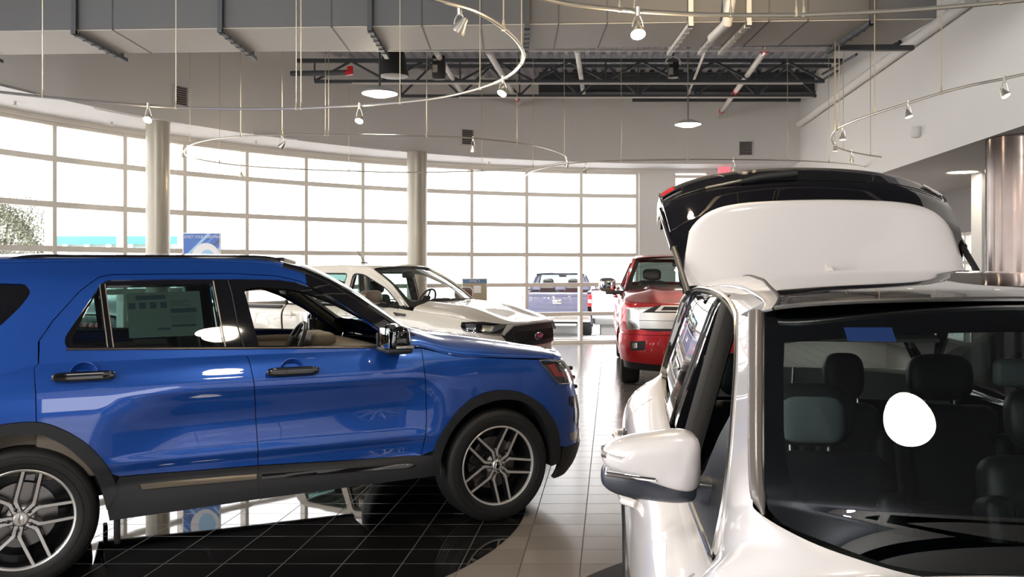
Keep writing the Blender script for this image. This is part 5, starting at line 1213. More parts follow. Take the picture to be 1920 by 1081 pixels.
    for c in (-1, 1):
        g = G(); g.grid(lambda t, k: Vector(lid(c, t)) + Vector((0, 0, -.09 * k * sstep(1.4, 2.2, t) - .01 * k)), np.linspace(1.02, 3, 16), (0, 1)); g.build('tailgate_side', M['pillar_grey'], T)
        g = G(); g.grid(lambda cc, t: Vector(lid(cc * c, t)) + Vector((.006, 0, .006)), np.linspace(.90, 1.0, 8), np.linspace(1.86, 2.12, 6)); g.build('tail_lamp', M['redlens'], T)
        g = G(); g.tube([Vector(lid(cc * c, 1.85)) + Vector((.008, 0, .006)) for cc in np.linspace(.86, 1.0, 8)], .007, 6); g.tube([Vector(lid(c, t)) + Vector((.0, 0, .004)) for t in np.linspace(1.7, 2.1, 6)], .008, 6); g.build('lamp_trim', M['chrome'], T)
    g = G(); g.tube([Vector(lid(c, 1.62)) + Vector((.004, 0, .004)) for c in np.linspace(-.96, .96, 40)], .003, 5); g.build('glass_edge_line', M['darkmetal'], T)
    # wiper
    Wp = SGt.P((1322, 353), (1387, 343), (1492, 333), (1499, 350)); wv = [Vector(lid(u, v)) + Vector((.02, 0, .01)) for u, v in Wp]
    g = G(); g.tube([wv[0] + Vector((0, 0, -.01)), wv[1], wv[1].lerp(wv[2], .6)], .008, 8); g.build('wiper_blade', M['satin'], T)
    g = G(); g.tube([wv[1] + Vector((0, 0, -.005)), wv[1].lerp(wv[2], .35) + Vector((0, 0, .008)), wv[2] + Vector((0, 0, .012))], [.010, .020, .022], 10); g.build('wiper_arm', CL, T, angle=60)
    for sg in (-1, 1):
        a = Vector((hx - .58, sg * .73, 2.03)); b = Vector((hx + .22, sg * .655, 1.60)); m_ = a.lerp(b, .5)
        g = G(); g.tube([a, m_], .020, 12); g.build('strut_cover', K, T); g = G(); g.tube([m_, b], .014, 12); g.build('strut_rod', M['black'], T)
    # --- rear opening rim, load floor, glazing edge
    g = G(); g.box((-.2, 0, .72), (1.3, 1.3, .06)); g.box((-.85, 0, .62), (.08, 1.3, .3)); g.build('load_floor', M['interior'], car, smooth=False)
    # --- inside
    for y in (-.37, .37): seat(car, 1.46, y, 1.0, name='front_seat', insert=M['suede'])
    for y in (-.40, .40): seat(car, .42, y, .95, name='rear_seat')
    seat(car, .42, 0, .6, head=True, name='rear_seat')
    g = G(); g.grid(lambda u, v: (1.86 + .60 * v - .14 * u * u, u * .70, 1.00 + .06 * math.sin(min(1, v * 1.3) * PI * .6) + .02 * v), np.linspace(-1, 1, 24), np.linspace(0, 1, 10)); g.box((1.98, 0, .88), (.18, 1.36, .26), None, .07, 3); g.box((1.90, .38, 1.05), (.2, .4, .11), None, .05, 3); g.build('dashboard', M['dash_dark'], car, angle=50)
    g = G(); g.lathe([(.001, .016), (.05, .012), (.055, 0)], 24, Matrix.Translation((2.1, -.1, 1.055)) @ Matrix.Scale(2.0, 4, (0, 1, 0))); g.build('dash_sensor', M['interior'], car)
    for dy in (-.13, -.05): g = G(); g.lathe([(.001, .006), (.005, .004), (.006, 0)], 10, Matrix.Translation((2.12, dy, 1.07))); g.build('dash_light', mat('red pilot lamp', (.8, .05, .03), .4, emit=(1, .1, .05), estr=.6), car)
    steering_wheel(car, (1.78, .37, 1.0), .45)
    g = G(); g.box((1.5, 0, .56), (.9, .24, .24), None, .04); g.build('centre_console', M['interior'], car)
    g = G(); g.box((2.02, 0, 1.475), (.03, .25, .065), None, .015, 3); g.build('rear_view_mirror', M['mirror_back'], car)
    g = G(); g.box((2.10, 0, 1.53), (.12, .08, .10), None, .02, 3); g.build('camera_housing', M['interior'], car)
    g = G(); g.grid(lambda x, a: (roof(x, a)[0], roof(x, a)[1] * .95, roof(x, a)[2] - .04), np.linspace(-.5, rx[-1, 0] - .02, 20), np.linspace(0.12, 1.88, 17)); g.build('headliner', M['interior'], car)
    for sg in (-1, 1):
        g = G(); g.box((1.62, sg * .80, .76), (1.0, .06, .52), None, .02); g.box((.60, sg * .80, .78), (.9, .06, .56), None, .02); g.box((1.6, sg * .76, .9), (.5, .08, .05), None, .02); g.build('door_trim', M['dash_dark'], car)
        g = G(); g.box((1.08, sg * .665, 1.33), (.20, .06, .60), Matrix.Rotation(-.10, 3, 'Y') @ Matrix.Rotation(sg * .28, 3, 'X'), .02); g.build('inner_pillar', M['interior'], car)
        g = G(); g.box((1.80, sg * .36, 1.555), (.16, .34, .012), Matrix.Rotation(.25, 3, 'Y'), .005); g.build('sun_visor', M['headliner'], car)
        g = G(); pts = [Vector((p.x - .06, (-p.y - .05) * sg, p.z - .04)) for p in re[1:]]; g.tube(pts, .04, 8); g.build('inner_rail', M['interior'], car)
        g = G(); p0 = Vector((.95, sg * .66, 1.40)); g.tube([p0, Vector((1.0, sg * .69, 1.1)), Vector((1.05, sg * .70, .7))], .012, 6); g.build('seat_belt', M['black'], car)
    # flat blue rectangle laid on the screen
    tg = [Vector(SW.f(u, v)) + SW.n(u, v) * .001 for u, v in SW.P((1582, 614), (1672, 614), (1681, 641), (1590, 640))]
    g = G(); g.add(tg, [[0, 1, 2, 3]]); g.build('windscreen_patch', mat('flat blue', (.02, .10, .55), .5, emit=(.02, .12, .7), estr=.0), car, smooth=False)
    # wheels, wells, floor
    for x in (0, WB):
        wheel(car, (x, -.915, .372), R=.372, Rr=.262, side=-1, design='ten'); wheel(car, (x, .915, .372), R=.372, Rr=.262, side=1, design='ten')
        for sg in (-1, 1):
            g = G(); g.grid(lambda a, v: (x + .43 * math.cos(a), sg * (.92 - .40 * v), .37 + .43 * math.sin(a)), np.linspace(.02, PI - .02, 24), (0, 1)); g.build('wheel_well', M['black'], car)
    g = G(); g.box((1.4, 0, .36), (4.2, 1.0, .08), None, .02); g.box((WB / 2, 0, .36), (1.9, 1.7, .10), None, .02); g.box((WB, 0, .36), (.08, 1.5, .08)); g.box((0, 0, .36), (.1, 1.5, .1)); g.build('floor_pan', M['black'], car)
    return car
GW = glass('windscreen glass', (.40, .47, .455), 1.62)
M['pillar_grey'] = mat('grey moulding', (.16, .14, .13), .35, .2, .3)
M['mirror_dark'] = mat('dark blue grey plastic', (.035, .04, .055), .35, 0, .2)
M['dash_dark'] = noisy(mat('dark dash plastic', (.02, .022, .021), .7), (.018, .02, .019), (.026, .028, .027), 90, 3)
M['mirror_back'] = mat('grey mirror back', (.10, .11, .11), .5)
white_suv()
# ================================================================ pickups: one builder, three trucks
def pickup(org, yaw, paintm, label, D, px=None):
    """D: dimensions; local x = 0 at the nose, negative towards the tail"""
    car = empty('pickup_truck', org, yaw); tag(car, label, 'pickup truck')
    Fm = Matrix.Translation(org) @ Matrix.Rotation(yaw, 4, 'Z')
    W, Ln, R = D['W'], D['L'], D['R']; K, CL = M['black_gloss'], M['cladding']
    zs = pchip([-6, D['xc'] - .3, D['xc'], D['xc'] * .5, -.25, 0], [D['zb'], D['zb'], D['zh0'] - .005, D['zh1'], D['zn'] + .02, D['zn']])
    xcf = -.80; Lc = 1.55
    xf = pchip([.2, .35, .5, .65, .8, .95, 1.1, 1.3], D.get('nose', [-.18, -.04, 0, 0, -.02, -.05, -.09, -.2]))
    def wid(x, z):
        t = zs(x) - z
        y = W - .10 * max(0, 1 - max(0, t) / .16) ** 2.2 - .05 * sstep(.65, 1.0, t) - .02 * gau(t, .42, .12)
        for w_ in (D['wf'], D['wr']): y += .025 * gau(math.hypot(x - w_, z - R), R + .12, .09)
        return y
    def low(u, z):
        if u > xcf: X, Y = corner(D.get('n', 3.0), min(1, (u - xcf) / Lc)); return (xcf + (xf(z) - xcf) * X, -wid(xcf, z) * Y, z)
        return (u, -wid(u, z), z)
    umax = xcf + Lc
    SL = Surf(low, (-Ln, umax), (.3, max(D['zb'], D['zh0']) + .0), Fm, 150, 30); SL.cen = (D['xc'], 0, .6)
    def gh(u, z):
        t = (z - D['zb']) / (D['zr'] - D['zb']); y = W * .915 - (W * .915 - D['wr_']) * t ** 1.15 - .03 * max(0, u - D['xh']) ** 2
        return (u, -y, z)
    SG = Surf(gh, (D['xt'] - .1, D['xc'] + .2), (D['zb'], D['zr'] + .02), Fm, 60, 20); SG.cen = (D['xc'] - 1, 0, .6)
    arc_ = lambda cx, r, a0, a1, n=16: [(cx + r * math.cos(a), R + r * math.sin(a)) for a in np.linspace(a0, a1, n)]
    wf, wr, ra = D['wf'], D['wr'], R + .075
    tl = lambda a, b, n=8: [(x, zs(x) - .004) for x in np.linspace(a, b, n)]
    lz = .42
    xd1, xd2 = D['xc'] - .12, D['xd']; xt = D['xt']
    nz = D.get('bump', .68)
    nose_top = [(u, (zs(min(0, low(u, .9)[0]))) - .006) for u in np.linspace(xcf, umax, 10)]
    panel('front_fender', SL, [(xd1, lz), (xd1, zs(xd1))] + tl(xd1, xcf, 8)[1:-1] + [q for q in nose_top] + [(umax, nz), (wf + ra + .10, nz)] + arc_(wf, ra, .75, PI - .15), (), .05, paintm, car, mir=True, gap=.002)
    panel('front_door', SL, [(xd1, lz)] + tl(xd1, xd2) + [(xd2, lz)], (), .06, paintm, car, mir=True, gap=.003)
    panel('rear_door', SL, [(xd2, lz)] + tl(xd2, xt) + [(xt, lz)], (), .06, paintm, car, mir=True, gap=.003)
    panel('bed_side', SL, [(xt - .03, lz)] + tl(xt - .03, -Ln) + [(-Ln, .55), (wr - ra - .05, .5)] + arc_(wr, ra, PI - .15, .15), (), .06, paintm, car, mir=True, gap=.003)
    bmz = [(wf + ra + .11, nz), (umax, nz), (umax, .36), (wf + ra + .11, .42)]
    panel('front_bumper', SL, bmz, (), .05, D['bumper'] or paintm, car, off=.03, thick=.05, mir=True, gap=.002)
    panel('lower_valance', SL, [(wf + ra + .12, .41), (umax, .35), (umax, .24), (wf + ra + .14, .3)], (), .06, CL, car, off=.0, thick=.05, mir=True)
    for w_ in (wf, wr):
        panel('wheel_arch_lip', SL, arc_(w_, ra + .012, -.05, PI + .05, 24) + arc_(w_, ra - .03, PI + .05, -.05, 24), (), .05, CL if D.get('arch') else paintm, car, off=.008, thick=.06, mir=True)
        for sg in (-1, 1):
            g = G(); g.grid(lambda a, v: (w_ + (ra - .01) * math.cos(a), sg * (W - .04 - .42 * v), R + (ra - .01) * math.sin(a)), np.linspace(-.2, PI + .2, 20), (0, 1)); g.build('wheel_well', M['black'], car)
            wheel(car, (w_, sg * (W - .045), R), R=R, Rr=D['Rr'], side=-1 if sg < 0 else 1, design='six', lod=1)
    panel('body_frame', SL, under_poly(.55, -Ln + .05, umax, [(umax, .9), (xcf, .95), (xd1, .98), (-Ln + .05, 1.0)], [arc_(wr, ra, PI, 0), arc_(wf, ra, PI, 0)]), (), .1, M['black'], car, off=-.05, thick=.01, mir=True)
    g = G(); g.box((-Ln / 2, 0, .5), (Ln - .6, 1.1, .16)); g.box((wf, 0, R), (.1, 2 * W - .5, .1)); g.box((wr, 0, R), (.1, 2 * W - .5, .1)); g.box(((wf + wr) / 2, 0, .52), (wf - wr - 2 * ra - .1, 2 * W - .2, .12)); g.build('chassis', M['black'], car, smooth=False)
    # bonnet
    xs = [x for x in np.linspace(D['xc'] + .12, xcf, 12)] + [u for u in np.linspace(xcf + .12, umax - .02, 18)]
    def bon(u, a):
        e = Vector(low(u, zs(min(0, low(u, .9)[0])) - .004)); X, Y = corner(2.6, a if a < 1 else 2 - a); k = abs(e.y) / W
        cr = D['crown'] * (.25 + .75 * sstep(.0, .9, -e.x)) * k ** .5
        yy = e.y * Y * (1 if a < 1 else -1); rid = D.get('ridge', .02) * gau(abs(yy), W * .52, .09) * sstep(.3, .6, X) * sstep(0, .4, -e.x)
        return (e.x, yy, e.z + cr * X + rid)
    g = G(); g.grid(bon, xs, np.linspace(0, 2, 45)); g.build('bonnet', paintm, car, angle=0)
    # cab
    pf = [(D['xc'], D['zb'] + .0), (D['xc'] + (D['xh'] - D['xc']) * .5, D['zb'] + (D['zr'] - D['zb']) * .56), (D['xh'], D['zr'] - .05), (D['xh'] - .14, D['zr'] - .01)]
    xtb = xt + .02
    up = [(xtb, D['zb'] - .01), (xtb + .03, D['zr'] - .12), (xtb + .12, D['zr'] - .01), (D['xh'] - .6, D['zr'])] + pf[::-1] + [(D['xc'] + .05, D['zb'] - .01)]
    up = rnd(up, [0, .03, .08, 0, .1, .1, .1, 0, 0])
    xm = xd2 + .05; zt = D['zr'] - .10; zl = D['zb'] + .02
    fr = [(xm + .05, zl), (xm + .05, zt), (D['xh'] - .12, zt - .01), (D['xh'] + (D['xc'] - D['xh']) * .48, zl + (zt - zl) * .52), (D['xc'] - .12, zl + .02), (D['xc'] - .14, zl)]
    rr_ = [(xtb + .20, zl), (xtb + .20, zl + .1), (xtb + .24, zt), (xm - .06, zt), (xm - .06, zl)]
    fr, rr_ = rnd(fr, [.03, .06, .1, .1, .02, .02]), rnd(rr_, [.03, .0, .05, .05, .03])
    panel('cab_side', SG, up, [fr, rr_], .05, paintm, car, mir=True, thick=.04)
    for q in (fr, rr_): rail(car, 'window_seal', SG, q, .008, M['black'], -.002, closed=True)
    panel('rear_door_window', SG, rr_, (), .1, M['tint'] if not D.get('seen') else M['tint'], car, off=-.02, thick=0, mir=True)
    if not D.get('open'): panel('front_door_window', SG, fr, (), .1, M['glass'], car, off=-.02, thick=0, mir=True)
    pl_ = [Vector(SG.f(*q)) for q in ((D['xc'] + .04, D['zb'] + .01), pf[1], pf[2])]; pl_ = [Vector(q) for q in smooth_line([tuple(p) for p in pl_], 6)]
    def pe_(v): k = v * (len(pl_) - 1); i = int(min(max(k, 0), len(pl_) - 2)); return pl_[i] + (pl_[i + 1] - pl_[i]) * (k - i)
    def ws(u, v): p = pe_(v); b = 1 - u * u; return (p.x + b * (.16 - .06 * v), -u * p.y, p.z + b * (.015 + .025 * v))
    SW = Surf(ws, (-1, 1), (0, 1), Fm, 30, 20); SW.cen = (D['xc'] - 1, 0, .6)
    g = G(); g.grid(lambda u, v: ws(u, v), np.linspace(-.98, .98, 26), np.linspace(0, 1, 12)); g.build('windscreen', M['glass'], car, angle=0)
    rim_ = rnd([(-.99, .0), (.99, 0), (.99, .99), (-.99, .99)], .03); panel('windscreen_border', SW, rim_, [rnd([(-.9, .1), (.9, .1), (.9, .93), (-.9, .93)], .06)], .08, M['black'], car, thick=.0, rim=False, off=.004)
    for sg in (-1, 1): g = G(); g.tube([Vector((p.x, p.y * sg, p.z)) for p in pl_], [.008 + .020 * min(1, i / 5) for i in range(len(pl_))], 8); g.build('pillar_trim', paintm, car)
    ez = [(q[0], q[1]) for q in ((xtb + .05, D['zr'] - .07), (xtb + .2, D['zr'] - .02), (D['xh'] - .6, D['zr'] - .005), (D['xh'] - .12, D['zr'] - .02), (D['xh'], D['zr'] - .05))]
    ev = [Vector(SG.f(*q)) for q in ez]; ex = np.array([tuple(v) for v in ev])
    def roof(x, a):
        y = -float(np.interp(x, ex[:, 0], ex[:, 1])); z = float(np.interp(x, ex[:, 0], ex[:, 2])); X, Y = corner(2.4, a if a < 1 else 2 - a)
        return (x + .10 * X * sstep(ex[-1, 0] - .35, ex[-1, 0], x) - .03 * X * sstep(ex[0, 0] + .2, ex[0, 0], x), -y * Y * (1 if a < 1 else -1), z + .05 * X)
    g = G(); g.grid(roof, np.linspace(ex[0, 0], ex[-1, 0], 26), np.linspace(0, 2, 29)); g.build('cab_roof', paintm, car, angle=0)
    g = G(); g.grid(lambda u, v: (xtb + .02 + .06 * v, u * (W * .9 - (W * .9 - D['wr_']) * v), D['zb'] - .02 + (.10) * v * 1.0), np.linspace(-1, 1, 4), (0, 1))
    yb_, yt_ = W * .9, D['wr_']; zlo, zhi = D['zb'], D['zr'] - .03
    g = G()
    for a, b, c, d in ((-1, 1, 0, .18), (-1, 1, .88, 1), (-1, -.82, .18, .88), (.82, 1, .18, .88)):
        g.grid(lambda u, v: (xtb + .03 + .10 * v, u * (yb_ + (yt_ - yb_) * v), zlo + (zhi - zlo) * v), np.linspace(a, b, 6), np.linspace(c, d, 3))
    g.build('cab_back', paintm, car)
    g = G(); g.grid(lambda u, v: (xtb + .04 + .10 * v, u * (yb_ + (yt_ - yb_) * v), zlo + (zhi - zlo) * v), (-.82, .82), (.18, .88)); g.build('rear_window', M['tint'], car)
    # bed
    zb_ = D['zb'] - .03
    g = G()
    for sg in (-1, 1): g.box(((xt - Ln) / 2 - .02, sg * (W - .09), zb_ - .01), (Ln + xt - .06, .13, .05), None, .015); g.box(((xt - Ln) / 2, sg * (W - .14), zb_ - .22), (Ln + xt - .08, .04, .42))
    g.box(((xt - Ln) / 2, 0, .68), (Ln + xt - .08, 2 * W - .3, .05)); g.box((xt - .05, 0, zb_ - .22), (.04, 2 * W - .3, .45)); g.build('bed_liner', CL, car)
    g = G(); g.box((-Ln + .02, 0, (zb_ + .62) / 2 + .0), (.06, 2 * W - .26, zb_ - .62), None, .02, 3); g.box((-Ln - .005, 0, zb_ - .06), (.05, 2 * W - .28, .08), None, .02, 3); tg = g.build('tailgate', D.get('gate', paintm), car)
    g = G(); g.box((-Ln - .015, 0, (zb_ + .72) / 2 + .02), (.02, .24, .12), None, .006); g.build('tailgate_handle', M['chrome'], tg)
    for sg in (-1, 1):
        g = G(); g.box((-Ln + .01, sg * (W - .075), zb_ - .22), (.08, .13, .34), None, .02, 3); lb = g.build('tail_lamp', M['redlens'], car)
        g = G(); g.box((-Ln - .032, sg * (W - .075), zb_ - .24), (.01, .09, .10), None, .004); g.build('reversing_lens', M['wall'], lb)
    g = G(); g.box((-Ln - .06, 0, .54), (.16, 2 * W - .1, .18), None, .03, 3); g.build('rear_bumper', D.get('rbump', M['satin']), car)
    # inside
    for y in (-.38, .38): seat(car, D['xh'] - .55, y, 1.0, name='front_seat').location.z = D['zb'] - 1.02; seat(car, D['xh'] - 1.35, y, 1.0, name='rear_seat').location.z = D['zb'] - 1.02
    g = G(); g.box((D['xc'] - .22, 0, D['zb'] - .04), (.34, 2 * W - .34, .16), None, .06, 4); g.box((D['xc'] - .30, .38, D['zb'] + .03), (.16, .36, .10), None, .04, 3); g.build('dashboard', M['dash_dark'], car, angle=50)
    steering_wheel(car, (D['xc'] - .55, .38, D['zb'] + .04), .45)
    g = G(); g.box((D['xh'] + .12, 0, D['zr'] - .13), (.05, .24, .07), None, .02); g.build('rear_view_mirror', M['black'], car)
    for sg in (-1, 1):
        g = G(); g.box(((xd1 + xt) / 2, sg * (W - .14), D['zb'] - .22), (xd1 - xt - .1, .05, .42)); g.build('door_trim', M['interior'], car)
        g = G(); g.box((xm, sg * (W * .76), (D['zb'] + D['zr']) / 2 - .03), (.10, .05, D['zr'] - D['zb'] - .08), Matrix.Rotation(sg * .38, 3, 'X')); g.build('inner_pillar', M['interior'], car)
        # mirror
        mx_, mz = D['mirror']; mm = empty('door_mirror', (mx_, sg * (W + .16), mz), 0, car)
        g = G(); g.blob((0, 0, 0), (.17, D.get('mw', .27), D.get('mh', .19)), 3.5); g.build('mirror_cap', D.get('mcap', paintm), mm, angle=0)
        g = G(); g.box((0, -sg * .12, -D.get('mh', .17) / 2 - .01), (.10, .30, .06), None, .02, 3); g.build('mirror_foot', CL, mm)
        g = G(); g.box((-.083, 0, 0), (.006, .2, .13), None, .002); g.build('mirror_glass', M['chrome'], mm)
        for hx in (xd2 + .14, xt + .14):
            p = Vector(SL.f(hx, D['zb'] - .14)); p.y *= -sg; so = sg; H_ = empty('door_handle', p, 0, car)
            g = G(); g.tube([(-.10, 0, 0), (-.07, so * .04, 0), (.07, so * .04, 0), (.10, 0, 0)], .014, 8); g.build('grip', D.get('handle', paintm), H_)
            g = G(); g.lathe([(.001, .004), (.045, .006), (.05, 0)], 20, Matrix.Rotation(-PI / 2 * so, 4, 'X')); g.build('cup', paintm, H_)
    return car, SL, SG, SW, bon, umax
# --- the white pickup behind the blue SUV
D = dict(W=.93, L=5.30, R=.39, Rr=.26, wf=-.92, wr=-4.14, xc=-1.50, zb=1.19, zh0=1.17, zh1=1.10, zn=1.00, crown=.11, xh=-2.22, zr=1.73, wr_=.64, xt=-3.62, xd=-2.62, mirror=(-1.88, 1.32), bumper=None, mcap=M['taupe'] if 'taupe' in M else None, arch=False, mw=.36, n=2.8, bump=.60, open=True)
M['taupe'] = mat('brown grey mirror cap', (.16, .12, .09), .35, .3, .3); D['mcap'] = M['taupe']
car, SL, SG, SW, bon, um = pickup(Vector((.334, 11.365, 0)), math.radians(-30.5), M['ivory'], 'warm white pickup with a black honeycomb grille, standing before the curved windows', D)
P = SL.P
hl = P((866, 604), (905, 603), (950, 608), (940, 626), (905, 625), (870, 621), (864, 612))
panel('headlight_housing', SL, hl, (), .03, M['black_gloss'], car, off=.006, thick=.02, mir=True)
panel('headlight_reflector', SL, P((873, 608), (893, 608), (892, 619), (876, 617)), (), .02, M['chrome'], car, off=.010, mir=True); panel('headlight_reflector', SL, P((904, 609), (926, 611), (922, 621), (905, 620)), (), .02, M['satin'], car, off=.010, mir=True)
rail(car, 'lamp_trim', SL, P((905, 625), (922, 627), (940, 628)), .010, M['chrome'], .015)
gl = P((941, 627), (957, 610)); g0, g1 = gl
gr = [(g0[0], g0[1] - .02), g0, g1, (um, g1[1] + .012), (um, g0[1] - .17), (g0[0] + .09, g0[1] - .16)]
panel('grille_frame', SL, gr, (), .04, M['black'], car, off=.02, thick=.04, mir=True)
rail(car, 'grille_bar', SL, [(g0[0] + .0, g0[1]), (g1[0], g1[1] - .008), (um, g1[1] + .004)], .020, M['silver_bar'], .045)
mesh_m = mat('black grille mesh', (.01, .01, .011), .4)
for k in range(0):
    z = g0[1] + .01 - .022 * k; rail(car, 'grille_slat', SL, [(u, z + .01) for u in np.linspace(g0[0] + .13, um, 6)], .0055, M['cladding'], .028)
for sgn in (-1, 1):
    g = G()
    for k in range(14):
        u = g0[0] + .15 + k * (um - g0[0] - .15) / 13
        for r_ in range(6): zc = g0[1] + .009 - .022 * r_; a = Vector(SL.f(u + (.02 if r_ % 2 else 0), zc)) + SL.n(u, zc) * .026; g.box((a.x, a.y * sgn * -1, a.z), (.012, .006, .018))
    g.build('grille_web', M['cladding'], car, smooth=False)
def badge(car, p, rz, w_=.13, txt='Ford'):
    B = empty('grille_badge', p, rz, car)
    mx = Matrix.Rotation(PI / 2, 4, 'Y'); sc2 = Matrix.Scale(.42, 4, (0, 0, 1))
    g = G(); g.lathe([(.001, .010), (w_ * .9, .010), (w_, .004), (w_, -.012)], 40, sc2 @ mx); g.build('badge_rim', M['chrome'], B)
    g = G(); g.lathe([(.001, .0125), (w_ * .86, .0115)], 40, sc2 @ mx); g.build('badge_field', M['plate_blue'], B)
    text('badge_script', txt, w_ * .62, M['chrome'], B, (.0135, 0, 0), (PI / 2, 0, PI / 2), shear=.35)
badge(car, (SL.f(um, .9)[0] + .05, 0, g0[1] - .055), 0, .115)
pv = P((737, 585), (762, 589), (760, 594), (742, 592)); panel('fender_vent', SL, rnd(pv, .005), (), .03, M['chrome'], car, off=.006, thick=.006, mir=True)
q = Vector(SG.f(-3.05, 1.73)); g = G(); b = Vector((-2.9, .0, 1.775)); g.box(b, (.10, .05, .03), None, .01); g.tube([b + Vector((.02, 0, 0)), b + Vector((-.22, 0, .27))], .004, 6); g.build('roof_antenna', M['black'], car)
# --- the red pickup, nose to the viewer
D = dict(W=1.01, L=5.85, R=.415, Rr=.27, wf=-.98, wr=-4.65, xc=-1.55, zb=1.36, zh0=1.33, zh1=1.28, zn=1.20, crown=.11, xh=-2.35, zr=1.89, wr_=.70, xt=-3.95, xd=-2.85, mirror=(-1.72, 1.44), bumper=None, mcap=M['chrome'], mh=.22, n=3.6, bump=.78, ridge=.03, nose=[-.25, -.08, -.02, 0, 0, -.01, -.03, -.08])
car, SL, SG, SW, bon, um = pickup(Vector((2.489, 11.95, 0)), math.radians(-95.9), M['red'], 'metallic red pickup with silver grille bars and chrome mirrors, facing the viewer', D)
P = SL.P
panel('headlight', SL, P((1176, 577), (1226, 575), (1200, 588), (1200, 617), (1178, 618)), (), .03, M['satin_lens'] if 'satin_lens' in M else M['satin'], car, off=.012, thick=.03, mir=True)
panel('headlight_lens', SL, P((1178, 579), (1222, 577), (1198, 588), (1198, 615), (1180, 616)), (), .04, M['lens'], car, off=.018, thick=.004, mir=True)
panel('grille_surround', SL, P((1222, 576), (1237, 572), (1275, 571), (1275, 620), (1228, 621), (1200, 617), (1200, 588)), (), .04, M['black'], car, off=.012, thick=.02, mir=False)
gz = P((1200, 593), (1200, 608)); z1, z2 = gz[0][1], gz[1][1]
for z, h in ((z1, .055), (z2, .055)):
    panel('grille_bar', SL, rnd([(gz[0][0], z - h), (gz[0][0], z + h), (um, z + h), (um, z - h)], .02), (), .05, M['silver_bar'], car, off=.035, thick=.04, mir=True, gap=.003)
u0 = P((1236, 575))[0][0]; zt_ = P((1240, 574))[0][1]
panel('grille_insert', SL, [(u0 - .05, z1 + .07), (u0 + .03, zt_ + .01), (um, zt_ + .01), (um, z1 + .07)], (), .04, M['silver_bar'], car, off=.03, thick=.03, mir=True)
panel('grille_mesh', SL, [(u0 + .02, z1 + .085), (u0 + .06, zt_ - .01), (um, zt_ - .01), (um, z1 + .085)], (), .04, M['black'], car, off=.034, thick=.01, mir=True)
fg = P((1184, 640), (1212, 638), (1210, 655), (1186, 656)); panel('fog_lamp_pocket', SL, rnd(fg, .01), (), .03, M['black'], car, off=.034, thick=.01, mir=True)
panel('fog_lamp', SL, rnd(P((1188, 643), (1197, 642), (1197, 651), (1189, 652)), .008), (), .02, M['satin'], car, off=.04, thick=.01, mir=True)
badge(car, (.05, 0, (z1 + z2) / 2), 0, .14)
g = G(); g.tube([(-2.9, 0, 1.92), (-2.92, 0, 1.99)], [.03, .012], 8); g.build('roof_antenna', M['red'], car)
g = G(); g.box((.03, 0, .50), (.02, .45, .13)); g.build('number_plate_holder', M['black'], car)
# ================================================================ outside the windows
GZ = -.27
M['far_blue'] = paint('washed blue paint', (.11, .125, .20), .3, .4)
D = dict(W=.99, L=5.5, R=.38, Rr=.25, wf=-.95, wr=-4.4, xc=-1.5, zb=1.30, zh0=1.28, zh1=1.2, zn=1.1, crown=.1, xh=-2.2, zr=1.83, wr_=.70, xt=-3.7, xd=-2.7, mirror=(-1.9, 1.35), bumper=M['satin'])
p = at(1046, 500, 24.6)
car, *_ = pickup(Vector((p.x + .55, p.y + 5.45, GZ)), math.radians(84), M['far_blue'], 'blue pickup parked outside beyond the glass, tailgate to the viewer', D)
# tree
def tree(px, Y, h, r, label):
    p = at(px, 500, Y); p.z = GZ; T = empty('tree', p); tag(T, label, 'tree')
    g = G(); g.tube([(0, 0, 0), (.1, 0, h * .3), (0, .1, h * .6)], [.25, .18, .1], 8)
    for k in range(7): a = k * .9; g.tube([(0.05, 0, h * (.28 + .04 * k)), (r * .6 * math.cos(a), r * .6 * math.sin(a), h * (.55 + .05 * k))], [.08, .03], 6)
    g.build('trunk', mat('bark', (.12, .09, .06), .9), T)
    rng = random.Random(5); V = []; F = []
    for k in range(13000):
        while True:
            x, y, z = (rng.uniform(-1, 1) for _ in range(3))
            rr = x * x + y * y + z * z
            if .25 < rr < 1: break
        bump = 1 + .25 * math.sin(5 * x + 3 * z) * math.cos(4 * y + 2 * z); c = Vector((x * r * bump, y * r * bump, h * .62 + z * h * .38 * bump)); s_ = rng.uniform(.05, .11)
        a = Vector((rng.uniform(-1, 1), rng.uniform(-1, 1), rng.uniform(-1, 1))).normalized(); b = a.cross(Vector((.3, .5, .8))).normalized(); i = len(V)
        V += [c - a * s_, c + b * s_ * .5, c + a * s_, c - b * s_ * .5]; F.append([i, i + 1, i + 2, i + 3])
    me = bpy.data.meshes.new('foliage'); me.from_pydata(V, [], F); link('foliage', me, mat('olive leaves', (.16, .17, .12), .7), T)
tree(8, 46, 5.6, 2.1, 'leafy olive green tree outside the leftmost windows')
# long low building with a teal fascia
a, b = at(60, 450, 60), at(352, 455, 60); B = empty('building', ((a.x + b.x) / 2, 62, GZ)); tag(B, 'long low building with a teal fascia far outside the left windows', 'building')
w_ = b.x - a.x; zt, zb2 = at(0, 441, 60).z - GZ, at(0, 457, 60).z - GZ
g = G(); g.box((-.5, 3, zb2 / 2), (w_ + 2, 6, zb2)); g.build('building_wall', M['wall'], B, smooth=False)
g = G(); g.box((0, -.2, (zt + zb2) / 2), (w_, .5, zt - zb2)); g.build('fascia', mat('teal fascia', (.045, .20, .175), .6), B, smooth=False)
g = G(); g.box((0, -.35, zb2 - .35), (w_, .3, .28)); g.build('fascia_band', mat('pale teal band', (.12, .30, .30), .6), B, smooth=False)
g = G(); g.box((-w_ / 2 - 1.2, -.1, (zt + .4) / 2), (3.0, .4, zt)); g.build('gable_wall', M['soffit'], B, smooth=False)
g = G()
